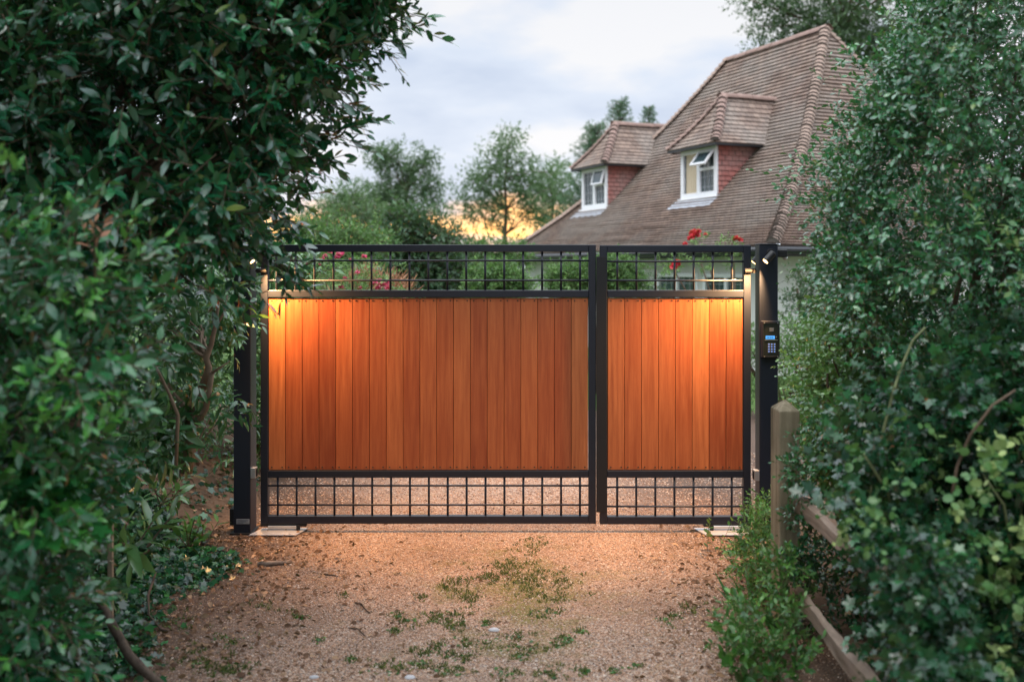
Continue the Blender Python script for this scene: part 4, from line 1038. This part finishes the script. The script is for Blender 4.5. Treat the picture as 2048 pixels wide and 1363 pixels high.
stem('climber_stem', [(1735,1090),(1745,960),(1765,870),(1782,800),(1800,740),(1826,680),(1850,655)], 3.75, .0065, .004, 'long pale green climbing stem rising through the dark ivy thicket', 'twig_green')
stem('climber_stem', [(1758,960),(1772,900),(1785,850)], 3.72, .004, .003, 'short pale stem beside the long climbing stem', 'twig_green')
stem('climber_stem', [(1905,985),(1915,930),(1940,870),(1985,810),(2030,780)], 3.45, .006, .004, 'bare grey stem slanting through the cream-edged leaves', 'bark')

# weeds round the fence post
W1 = [(1520,1050),(1545,1020),(1545,1090),(1560,1180),(1560,1230),(1520,1230),(1490,1150),(1500,1080)]
W2 = [(1480,1230),(1530,1190),(1580,1220),(1600,1330),(1590,1450),(1510,1450),(1480,1330)]
mass('bramble_weeds', (1.3, 5.2, 0), 'bright green leafy weeds at the foot of the keypad post and fence post', 'weeds',
     [(W1, 46, 5.0, 5.9, .08, 8, .13, 9, .030, LEAF, dict(upb=.8, bias=.12)), ([(1560,1090),(1600,1110),(1600,1220),(1550,1220)], 14, 4.5, 4.72, .05, 7, .10, 8, .03, LEAF, dict(upb=.6, bias=.1)), ([(1520,1000),(1556,970),(1560,1060),(1520,1080)], 14, 5.3, 5.9, .06, 7, .12, 9, .026, LEAF, dict(upb=1, bias=.3))], 'weed', (W1, 6, 4.9, 5.5), .006, wname='stems', wmat='twig_green')
mass('nettle_weeds', (1.15, 4.45, 0), 'low darker green weeds along the right edge of the gravel, nearest the camera', 'weeds',
     [(W2, 42, 4.1, 4.7, .10, 7, .12, 8, .036, LEAF, dict(upb=.7)), ([(1460,1290),(1540,1270),(1530,1400),(1460,1400)], 8, 4.0, 4.3, .06, 4, .08, 5, .05, ROUND, dict(upb=.8, bias=.1))], 'weed', (W2, 5, 4.2, 4.6), .005, wname='stems', wmat='twig_green')
mass('rail_weeds', (1.75, 4.6, .1), 'shaded weeds growing under and between the fence rails', 'weeds',
     [([(1625,1030),(1720,1060),(1800,1230),(1860,1420),(1700,1420),(1630,1250)], 120, 4.7, 5.7, .11, 8, .12, 8, .035, LEAF, dict(upb=.6)), ([(1590,1010),(1660,1060),(1640,1120),(1590,1100)], 10, 4.75, 5.0, .07, 6, .1, 8, .034, LEAF, dict(bias=.25))], 'ivy', None)
seedling('lone_weed', on_ground(1425, 1105), 'lone spindly weed standing on the gravel before the narrow gate leaf', 3, .035, 'weed', ROUND, .30, bias=.0, lean=(0, 0, 1.5))
# strap-leaved plant
e = plant('sedge_tuft', on_ground(1500, 1230), 'tuft of long strap-like leaves among the weeds at the gravel edge', 'plant')
n = 9; P = np.tile(on_ground(1500, 1230), (n, 1)) + rng.normal(size=(n, 3)) * np.array([.03, .03, 0])
finish(e, [scatter(leaf_template(.07, .02, .35), P, np.column_stack([rng.normal(size=n) * .5 - .2, rng.normal(size=n) * .4 - .2, np.full(n, 1.0)]), np.column_stack([rng.normal(size=n), np.full(n, -1.0), np.full(n, .4)]), rng.uniform(.16, .27, n), rng.uniform(.2, .7, n))], 'weed')

# --- dead leaves, moss, pebbles
def litter_zone():
    while True:
        Y = rng.uniform(4.1, 6.9)
        if rng.random() < .66: X = -2.0 + abs(rng.normal()) * (.62 if Y < 6 else .5) * (1.15 - .1 * (Y - 4.1))
        elif rng.random() < .93: X = 1.15 + (Y - 4.2) * .16 - abs(rng.normal()) * .28
        else: X = rng.uniform(-1.7, 1.3)
        if -2.6 < X < 1.7: return X, Y
carpet('dead_leaf_litter', litter_zone, 4200, leaf_template(.55, .3, .3), .036, 'litter', lambda P: .012 + 0 * P[:, 0], tilt=.45, zoff=.004)
carpet('bank_leaf_litter', lambda: (rng.uniform(-3.2, -1.95), rng.uniform(6.0, 8.8)), 900, leaf_template(.55, .3, .3), .045, 'litter', lambda P: .012 + 0 * P[:, 0], tilt=.4, zoff=.004)
patches = [(1060,1100,20,10,26),(1010,1135,45,14,60),(1050,1150,50,22,90),(980,1155,18,8,24),(925,1165,25,10,28),(1080,1085,25,8,16),(885,1175,20,8,16),(1120,1160,40,18,45),(940,1200,25,15,50),(1035,1180,60,20,60),(1100,1195,40,20,40),(845,1195,14,6,12),(1090,1230,30,10,30),
    (880,1240,35,12,80),(910,1250,25,10,50),(820,1245,22,10,26),(795,1232,12,6,14),(790,1262,16,6,16),(1025,1280,30,10,36),(950,1290,36,12,40),(870,1305,36,16,90),(925,1315,26,12,50),(1050,1298,40,8,26),(1120,1290,25,8,22),(780,1338,40,12,60),(840,1330,20,10,30),(1100,1350,40,14,50),(1040,1315,25,8,26),(1165,1265,12,6,14),(1135,1280,14,8,18),
    (700,1320,14,6,14),(605,1235,14,6,14),(570,1225,12,6,10),(690,1190,12,5,8),(1010,1352,30,12,36),(1270,1335,10,5,8),(1168,1345,12,6,14),(440,1290,60,20,60),(400,1330,60,22,100),(460,1345,40,16,60),(520,1210,20,8,14),(350,1250,40,14,40),(1340,1240,30,14,34),(1380,1215,20,10,18),(640,1283,10,5,8),(900,1345,30,10,36),(970,1248,14,6,12),(1230,1345,12,6,10)]
P, D, S, Tn = [], [], [], []
for (cx_, cy_, sx_, sy_, n_) in patches:
    n_ = int(n_ * (9 if cy_ < 1222 else 5))
    ng_ = max(3, n_ // 14); gcx, gcy = rng.normal(size=ng_) * sx_ * .65, rng.normal(size=ng_) * sy_ * .65; gi = rng.integers(0, ng_, n_)
    px_, py_ = cx_ + gcx[gi] + rng.normal(size=n_) * 4.5, cy_ + gcy[gi] + rng.normal(size=n_) * 2.2
    for a_, b_ in zip(px_, np.clip(py_, 1075, 1400)):
        P.append(on_ground(a_, b_) + upv * .004); D.append(rng.normal(size=3) * .6 + upv * .75); S.append(rng.uniform(.007, .021)); Tn.append(rng.uniform(0, 1))
P, D, S, Tn = map(np.array, (P, D, S, Tn))
V, T, A = scatter(leaf_template(.30, .05, .3), P, D, rng.normal(size=P.shape) + np.array([0, -1, .4]), S, Tn)
tag(np_mesh('moss_and_grass_tufts', V, T, A, M['moss'], None), kind='stuff')
w_ = [i for i, p_ in enumerate(patches) if p_[1] > 1225]
P = np.array([on_ground(patches[i][0] + rng.normal() * patches[i][2] * .5, min(1395, patches[i][1] + rng.normal() * patches[i][3] * .5)) + upv * .008 for i in w_ for _ in range(14)])
V, T, A = scatter(ROUND, P, rng.normal(size=P.shape) * np.array([1, 1, .2]), rng.normal(size=P.shape) * .35 + upv, rng.uniform(.010, .024, len(P)), rng.uniform(.1, .8, len(P)))
tag(np_mesh('clover_weeds', V, T, A, M['weed'], None), kind='stuff')
# pebbles
ico = np.array([(0,0,1),(.894,0,.447),(.276,.851,.447),(-.724,.526,.447),(-.724,-.526,.447),(.276,-.851,.447),(.724,.526,-.447),(-.276,.894,-.447),(-.894,0,-.447),(-.276,-.894,-.447),(.724,-.526,-.447),(0,0,-1)])
icf = np.array([(0,1,2),(0,2,3),(0,3,4),(0,4,5),(0,5,1),(1,6,2),(2,7,3),(3,8,4),(4,9,5),(5,10,1),(1,10,6),(2,6,7),(3,7,8),(4,8,9),(5,9,10)])
def pebbles(name, zone, n, s0, s1):
    P = np.array([zone() for _ in range(n)])
    a = rng.uniform(0, 2 * PI, n); s = s0 * (s1 / s0) ** (rng.random(n) ** 2.2)
    st = np.column_stack([s * rng.uniform(.8, 1.5, n), s * rng.uniform(.7, 1.1, n), s * rng.uniform(.45, .75, n)])
    J = ico[None] * st[:, None] * rng.uniform(.8, 1.15, (n, 12, 1))
    X = J[..., 0] * np.cos(a)[:, None] - J[..., 1] * np.sin(a)[:, None]; Y = J[..., 0] * np.sin(a)[:, None] + J[..., 1] * np.cos(a)[:, None]
    zc = .005 + s * rng.uniform(.0, .45, n) + ground_z(P[:, 0], P[:, 1])
    V = np.stack([X + P[:, :1], Y + P[:, 1:2], J[..., 2] + zc[:, None]], -1).reshape(-1, 3)
    T = (icf[None] + (np.arange(n) * 12)[:, None, None]).reshape(-1, 3)
    return tag(np_mesh(name, V, T, np.repeat(rng.random(n), len(icf)), M['pebble'], None, False), kind='stuff')
def near_drive():
    Y = 4.05 + 3.2 * rng.random() ** 1.15
    while True:
        X = rng.uniform(-1.95, 1.6)
        if (X > -1.2 + .25 * rng.normal() and X < .95 + .16 * (Y - 4.2) + .15 * rng.normal()) or rng.random() < .3: return X, Y
pebbles('loose_gravel', near_drive, 85000, .0022, .0054)
pebbles('forecourt_gravel', lambda: (rng.uniform(-1.9, 2.6), rng.uniform(7.2, 9.6)), 20000, .004, .009)
for (x, y, s, lab) in ((1090/1, 1262, .026, 'large pale grey stone on the gravel below the mossy strip'), (628, 1356, .02, 'small pale stone at the front of the gravel'), (820, 1357, .022, 'grey stone at the front of the gravel among grass tufts')):
    if x == 1090: x = 988
    p = on_ground(x, y); mb = MB(); mb.add([p + np.array([q[0] * s * 1.5, q[1] * s, q[2] * s * .6 + s * .3]) * 1.0 for q in ico * rng.uniform(.85, 1.1, (12, 1))], [tuple(f) for f in icf] + [(6,10,11),(10,9,11),(9,8,11),(8,7,11),(7,6,11)])
    o = mb.build('stone', plain('grey_stone', (.4, .4, .42), .8), smooth=False); tag(o, lab, 'stone'); sm = o.modifiers.new('round', 'SUBSURF'); sm.levels = sm.render_levels = 2

# ------------------------------------------------------------------ garden behind the gate
def blob_clouds(blobs, Y, n, clump=.4, thick=1.0):
    """points in ellipsoids given by picture outline at depth Y; each has real depth"""
    out = []; tot = sum(b[2] * b[3] for b in blobs)
    for (cx_, cy_, rx_, ry_) in blobs:
        c_ = at(cx_, cy_, Y); k_ = Y / F; ax = np.array([rx_ * k_, thick * (rx_ + ry_) / 2 * k_, ry_ * k_])
        m = max(6, int(n * rx_ * ry_ / tot))
        d = unit(rng.normal(size=(m, 3))); r_ = rng.uniform(.1, 1, (m, 1)) ** .5
        out.append(c_ + d * r_ * ax)
    return np.concatenate(out)
def bush(name, label, cat, blobs, Y, nclump, mat, size, group=None, tmpl=SIMPLE, rad=.22, per=9, L=.22, nl=6, bias=0.0, base_px=None, wood_r=.03, thick=1.0, wmat='bark', wname='branches', fol='foliage', upb=.3, nlimb=8):
    C = blob_clouds(blobs, Y, nclump, thick=thick); C[:, 2] = np.maximum(C[:, 2], .12)
    bx = base_px if base_px is not None else sum(b[0] for b in blobs) / len(blobs)
    base = np.array([(bx - 1024) / F * Y, Y, 0])
    r = plant(name, base, label, cat, group)
    l, t_ = bush_from_clumps(C, rad, per, L, nl, size, tmpl, upb=upb, bias=bias)
    wood = MB()
    idx = rng.choice(len(C), min(nlimb, len(C)), replace=False)
    limbs(wood, base, C[idx], wood_r, .01, .03 * L * 5)
    finish(r, [l], mat, [t_], wood, fol, wname, wmat, smooth=False)
    return r
# ivy and hedge in front of the cottage
bush('garden_hedge', 'bright green clipped hedge against the cottage, between the dark gap and the right leaf', 'hedge', [(1120,568,24,30),(1160,560,26,34),(1195,556,20,36),(1236,548,20,44),(1265,560,14,36)], 14.2, 150, 'garden', .05, rad=.14, per=18, L=.12, nl=7, bias=.1)
bush('garden_shrub', 'loose green shrub under the low end of the cottage roof', 'shrub', [(975,560,32,34),(1015,562,24,30),(1040,580,12,20)], 15.5, 80, 'garden', .07, rad=.18, per=13, L=.16, bias=.1)
bush('garden_shrub', 'dark green bush half covering the cottage window', 'shrub', [(1298,575,10,28),(1290,620,20,40)], 14.6, 26, 'garden_dark', .05, rad=.16, per=10, L=.14)
bush('lawn_shrub', 'low green bush seen between the keypad post and the gate', 'shrub', [(1500,700,40,60),(1580,690,50,60),(1640,700,60,70),(1560,790,70,60)], 11.8, 90, 'garden', .05, rad=.2, per=12, L=.16, bias=.05)
bush('wall_ivy', 'green climber on the white cottage wall right of the keypad post', 'climber', [(1600,600,28,40),(1625,560,30,40),(1650,650,40,50),(1605,690,18,24)], 13.6, 50, 'garden_dark', .06, rad=.16, per=10, L=.14, thick=.4, bias=.15)
bush('garden_bush', 'tall dark rounded bush at the middle of the garden', 'shrub', [(830,445,36,28),(860,500,50,46),(820,540,55,60),(880,570,60,50),(925,550,36,36),(800,475,34,30)], 19, 190, 'garden_dark', .11, rad=.34, per=13, L=.3, bias=.1)
bush('garden_bush', 'feathery grey-green bush rising left of the tall dark bush', 'shrub', [(690,450,45,30),(640,480,40,30),(725,425,26,24),(740,480,40,36),(700,510,70,35)], 24, 95, 'tree', .11, rad=.34, per=10, L=.3, bias=.1)
bush('garden_bush', 'light green bush behind the left end of the gate', 'shrub', [(650,500,60,40),(600,480,40,40),(720,500,50,40)], 17, 80, 'garden', .09, rad=.3, per=11, L=.24)
bush('garden_bush', 'low green bush left of the cottage roof', 'shrub', [(960,520,40,20),(1010,512,36,20),(920,525,40,22)], 21, 80, 'garden', .10, rad=.32, per=11, L=.26, bias=.05)
bush('verge_shrub', 'green long-leaved shrub behind the left end of the upper grille', 'shrub', [(565,550,30,40),(590,545,26,35),(555,620,36,60),(540,780,26,80),(525,900,16,60)], 8.6, 60, 'aucuba', .11, tmpl=LONG, rad=.16, per=8, L=.2, bias=.3)

# roses
def bloom_mesh(r_):
    n = 26; d = unit(rng.normal(size=(n, 3))); d[:, 2] = np.abs(d[:, 2]) * .8 - .1
    return scatter(ROUND, d * r_ * .15, d + rng.normal(size=(n, 3)) * .25, rng.normal(size=(n, 3)) + d * .3, np.full(n, r_ * 1.0), rng.uniform(0, 1, n))
def blooms(root, spots, Y, mat):
    for (x, y, r_) in spots:
        p = at(x, y, Y + rng.uniform(-.15, .15)); V, T, A = bloom_mesh(r_ * Y / F); np_mesh('bloom', V + p, T, A, M[mat], root, False)
rb = bush('rose_bush', 'pale green rose bush dotted with pink blooms behind the wide leaf', 'rose bush', [(640,560,50,55),(700,545,40,50),(745,575,50,40),(780,590,40,30),(680,640,70,70)], 10.5, 70, 'garden', .045, rad=.18, per=9, L=.16, nl=7, bias=.25, wmat='twig_green', wname='stems', wood_r=.012, nlimb=16)
blooms(rb, [(681,510,9),(673,515,6),(593,510,6),(622,506,6),(644,520,7),(650,512,5),(728,514,6),(616,528,5),(638,530,4),(715,545,5),(672,542,4),(765,570,9),(772,566,8),(750,566,6),(757,576,6),(680,575,7),(700,520,4),(660,505,5),(758,560,5),(775,576,7),(660,560,4),(690,556,4),(720,575,4)], 10.3, 'petal_pink')
rc = bush('climbing_rose', 'sprawling rose with red blooms trained in front of the cottage windows', 'rose bush', [(1345,522,34,8),(1400,528,30,8),(1395,480,26,8),(1450,487,24,6),(1468,512,18,16),(1345,540,20,6)], 14.0, 34, 'garden', .045, rad=.09, per=5, L=.11, nl=6, bias=.3, wmat='bark', wname='stems', wood_r=.014, base_px=1478, nlimb=6)
blooms(rc, [(1387,466,9),(1392,472,9),(1383,476,8),(1396,464,7),(1411,469,4),(1473,478,8),(1480,480,6),(1352,528,9),(1347,535,8),(1355,524,6),(1370,488,5)], 13.7, 'petal_red')
e = plant('pampas_grass', on_ground(740, 640) * np.array([1, 1, 0]), 'soft pinkish grass plumes beside the pink roses', 'grass')
n = 900; C = blob_clouds([(725,580,40,25),(780,590,40,20),(700,600,40,25)], 11.2, n)
finish(e, [scatter(leaf_template(.05, .02, .2), C, rng.normal(size=C.shape) * .3 + upv + np.array([.3, 0, 0]), rng.normal(size=C.shape), rng.uniform(.12, .3, len(C)), rng.uniform(.3, 1, len(C)))], 'dead', smooth=False)
# ------------------------------------------------------------------ trees far behind
def far_tree(label, trunk, blobs, Y, nclump, mat, size, rad, per=10, L=.7, nl=5, bias=0, group='trees beyond the garden', thick=1.0, r0=.18, name='tree', upb=.1, tmpl=SIMPLE):
    C = blob_clouds(blobs, Y, nclump, thick=thick); k_ = Y / F
    base = np.array([(trunk[0][0] - 1024) * k_, Y, 0])
    r = plant(name, base, label, 'tree', group)
    l, t_ = bush_from_clumps(C, rad, per, L, nl, size, tmpl, upb=upb, bias=bias, jit=.7)
    V, T, A = join([l]); np_mesh('crown', V, T, A, M[mat], r, False)
    wood = MB(); path = [base] + [at(x, y, Y) for x, y in trunk]
    wood.tube(path, [r0 * (1 - .72 * i / (len(path) - 1)) for i in range(len(path))], 8)
    for C_ in C[rng.choice(len(C), min(40, len(C)), replace=False)]:
        zs_ = np.array([q[2] for q in path]); j = int(np.argmin(np.abs(zs_ - (C_[2] - .8)))); limbs(wood, path[max(1, j)], [C_], r0 * .25, .015, .12, 5)
    wood.build('trunk', M['bark'], r, smooth=True); return r
far_tree('broad tree with flat layered crown standing alone against the pale sky', [(815,480),(814,430),(812,380),(800,330)],
    [(800,305,70,16),(760,325,32,12),(845,330,36,14),(800,345,60,22),(780,375,55,18),(850,370,40,16),(815,395,70,16),(770,410,40,12),(870,395,24,10),(800,425,70,18),(750,440,40,14)], 42, 135, 'tree_dark', .16, .26, 15, .40, bias=.35, r0=.13, upb=0)
far_tree('airy tree with see-through rounded crown left of the cottage roof', [(1010,470),(1012,420),(1010,360),(1015,300)],
    [(1018,275,26,18),(1010,310,46,26),(985,345,45,26),(1045,345,36,26),(955,375,45,22),(1010,385,60,26),(1070,375,40,28),(940,405,35,20),(990,425,55,20),(1060,420,45,24),(925,435,22,20),(1100,350,22,22)], 40, 175, 'tree', .15, .34, 11, .48, bias=.15, r0=.1)
far_tree('slim light tree between the airy tree and the cottage roof', [(1105,470),(1105,400),(1100,340)], [(1105,345,26,24),(1085,390,30,30),(1125,390,24,40),(1100,440,32,22)], 44, 60, 'tree', .16, .36, 11, .5, bias=.15, r0=.08)
far_tree('spreading hazy tree low behind the left end of the gate', [(690,480),(690,430)], [(660,420,50,26),(700,390,36,22),(740,410,36,30),(630,450,40,16)], 46, 110, 'tree', .17, .44, 11, .5, bias=.2, r0=.1)
far_tree('dense leafy crown rising above the cottage ridge', [(1700,300),(1690,150),(1680,60)],
    [(1560,20,46,40),(1530,60,30,30),(1600,60,60,50),(1680,40,80,70),(1760,80,80,80),(1840,120,70,80),(1700,130,80,60),(1530,-30,30,30),(1620,-60,90,60),(1760,-60,120,70),(1500,0,20,14),(1640,110,60,40),(1520,115,16,24)], 32, 420, 'tree_dark', .15, .42, 13, .5, bias=.25, r0=.3)
# conifer with drooping layered boughs
def conifer(label, x, y_top, y_bot, halfw, Y, n):
    k_ = Y / F; base = np.array([(x - 1024) * k_, Y, 0]); r = plant('conifer', base, label, 'tree', 'conifers behind the cottage')
    ztop = at(x, y_top, Y)[2]; P, D, L_ = [], [], []; wood = MB(); wood.tube([base, base + upv * ztop], [.16, .015], 8)
    for i in range(n):
        f_ = (i + .3) / n; z_ = ztop - .05 - f_ * ztop * .72; rr = halfw * k_ * (.10 + 1.0 * f_ ** .75) * rng.uniform(.6, 1.15); a_ = i * 2.4 + rng.normal() * .3
        dv = np.array([math.cos(a_), math.sin(a_), .75 - .8 * f_]); A = base + upv * z_; B2 = A + dv * rr; wood.tube([A, (A + B2) / 2 - upv * .06, B2], [.025, .015, .006], 5)
        m_ = max(4, int(rr / .075))
        for s in np.linspace(.05, 1, m_):
            for sg in (-1, 1, 0):
                P.append(A + (B2 - A) * s - upv * .06 * math.sin(s * PI) + rng.normal(size=3) * .03); D.append(np.array([dv[0] * .7 - sg * dv[1] * .9, dv[1] * .7 + sg * dv[0] * .9, .1 + rng.normal() * .35])); L_.append(.10 + rr * .20 * (1.15 - s))
    l, t_ = sprigs(np.array(P), np.array(D), np.array(L_), 9, .085, simple_leaf(.24, .05), up=.5, bias=.2, spread=.85, jit=.8)
    np_mesh('crown', *l, M['conifer'], r, False); wood.build('trunk', M['bark'], r, smooth=True)
conifer('left of the conifers by the far dormer, with ragged upswept tip', 1190, 250, 430, 96, 33, 170)
conifer('tallest conifer poking above the far dormer roof', 1240, 200, 430, 84, 34, 150)
conifer('conifer tip showing right of the tallest conifer above the far dormer', 1298, 212, 430, 50, 36, 120)
# distant hedgerow closing the horizon
n = 3200; Xh = rng.uniform(-46, 44, n); Yh = rng.uniform(52, 62, n); hz_ = 3.0 + .55 * np.sin(Xh * .35) + .4 * np.sin(Xh * .9 + 1)
P = np.column_stack([Xh, Yh, rng.random(n) * hz_]); D = rng.normal(size=(n, 3)) + upv * .4
l, t_ = sprigs(P, D, np.full(n, .6), 6, .3, SIMPLE, jit=.7, bias=.1)
tag(np_mesh('far_woodland', *l, M['tree_dark'], None, False), kind='stuff')

# ------------------------------------------------------------------ sky, sun, camera
w = bpy.data.worlds.new('World'); sc.world = w; w.use_nodes = True
nt = w.node_tree; nt.nodes.clear()
def N(typ, **kw):
    nd = nt.nodes.new(typ)
    for k_, v in kw.items(): setattr(nd, k_, v)
    return nd
lk = nt.links.new
out = N('ShaderNodeOutputWorld'); bg = N('ShaderNodeBackground'); lk(bg.outputs[0], out.inputs[0])
sky = N('ShaderNodeTexSky', sky_type='NISHITA'); sky.sun_disc = False; sky.sun_elevation = R(58); sky.sun_rotation = R(-150); sky.dust_density = 2.0
tc = N('ShaderNodeTexCoord'); sep = N('ShaderNodeSeparateXYZ'); lk(tc.outputs['Generated'], sep.inputs[0])
mp = N('ShaderNodeMapping'); mp.inputs['Scale'].default_value = (2.4, 2.4, 7.0); mp.inputs['Location'].default_value = (.1, .9, .4); lk(tc.outputs['Generated'], mp.inputs[0])
def wn(scale, detail, rough=.5):
    n_ = N('ShaderNodeTexNoise'); n_.inputs['Scale'].default_value = scale; n_.inputs['Detail'].default_value = detail; n_.inputs['Roughness'].default_value = rough; lk(mp.outputs[0], n_.inputs['Vector']); return n_.outputs[0]
def wramp(src, stops):
    r_ = N('ShaderNodeValToRGB'); e_ = r_.color_ramp.elements
    while len(e_) < len(stops): e_.new(.5)
    for i, (p_, c_) in enumerate(stops): e_[i].position = p_; e_[i].color = (*c_, 1)
    lk(src, r_.inputs[0]); return r_.outputs[0]
def wmix(fac, a, b, typ='MIX'):
    m_ = N('ShaderNodeMix', data_type='RGBA', blend_type=typ)
    for s_, v in ((m_.inputs[0], fac), (m_.inputs[6], a), (m_.inputs[7], b)):
        if isinstance(v, (int, float)): s_.default_value = v
        elif isinstance(v, tuple): s_.default_value = (*v, 1)
        else: lk(v, s_)
    return m_.outputs[2]
def wmath(op, a, b):
    m_ = N('ShaderNodeMath', operation=op)
    for i, v in enumerate((a, b)):
        if isinstance(v, (int, float)): m_.inputs[i].default_value = v
        else: lk(v, m_.inputs[i])
    return m_.outputs[0]
SK = 10.0   # background strength is 0.1: cloud colours below are radiances times this
cl = wramp(wn(1.6, 5), [(.37, (.42, .51, .67)), (.48, (.62, .69, .80)), (.58, (.88, .85, .82))])
elev = sep.outputs[2]
low_ = wramp(elev, [(.0, (.84, .74, .66)), (.05, (1.0, .88, .80)), (.10, (.95, .92, .92)), (.26, (.70, .74, .80)), (1.0, (.70, .75, .84))])
c = wmix(.32, cl, low_)
# an overcast sky is brightest overhead
zen = wramp(elev, [(.0, (.385, .39, .40)), (.27, (.385, .39, .40)), (.62, (1.05, 1.08, 1.1)), (1.0, (1.4, 1.42, 1.45))])
c = wmix(1.0, c, wmix(1.0, zen, (2.5, 2.5, 2.5), 'MULTIPLY'), 'MULTIPLY')
# bright warm band of clear evening sky low down beyond the gate
azi = wmath('ARCTAN2', sep.outputs[0], sep.outputs[1])
band = wramp(wmath('ADD', elev, wmath('MULTIPLY', wmath('SUBTRACT', wn(4.5, 4), .5), .10)), [(.0, (0, 0, 0)), (.026, (.1, .1, .1)), (.042, (1, 1, 1)), (.054, (.7, .7, .7)), (.07, (0, 0, 0))])
azm = wramp(wmath('ADD', wmath('MULTIPLY', azi, 1.0), .6), [(.10, (0, 0, 0)), (.30, (1, 1, 1)), (.62, (1, 1, 1)), (.72, (0, 0, 0))])
gfac = wmath('MULTIPLY', band, azm)
c = wmix(gfac, c, (2.5, 1.2, .34))
mul = wmix(1.0, c, (SK, SK, SK), 'MULTIPLY')
fin = wmix(.93, sky.outputs[0], mul)
lk(fin, bg.inputs[0]); bg.inputs[1].default_value = .1
L = bpy.data.lights.new('sun', 'SUN'); L.energy = 1.1; L.angle = R(30); L.color = (1.0, .93, .85)
so = bpy.data.objects.new('sun', L); COL.objects.link(so)
sd = Vector((math.sin(R(-150)) * math.cos(R(58)), math.cos(R(-150)) * math.cos(R(58)), math.sin(R(58))))
so.rotation_euler = (-sd).to_track_quat('-Z', 'Y').to_euler(); so.location = (0, 0, 30)

cam = bpy.data.cameras.new('camera'); co_ = bpy.data.objects.new('camera', cam); COL.objects.link(co_)
co_.location = (0, 0, HC); co_.rotation_euler = (R(90), 0, 0)
cam.sensor_width = 36; cam.lens = F / 2048 * 36
cam.shift_y = -(681.5 - HY) / 2048
cam.clip_start = .05; cam.clip_end = 3000
cam.dof.use_dof = True; cam.dof.focus_distance = 6.62; cam.dof.aperture_fstop = 1.6
sc.camera = co_
sc.view_settings.view_transform = 'Standard'; sc.view_settings.look = 'None'
sc.view_settings.exposure = .28; sc.view_settings.gamma = 1
sc.cycles.max_bounces = 6; sc.cycles.diffuse_bounces = 3; sc.cycles.glossy_bounces = 3; sc.cycles.transmission_bounces = 3; sc.cycles.transparent_max_bounces = 4
sc.cycles.use_denoising = True
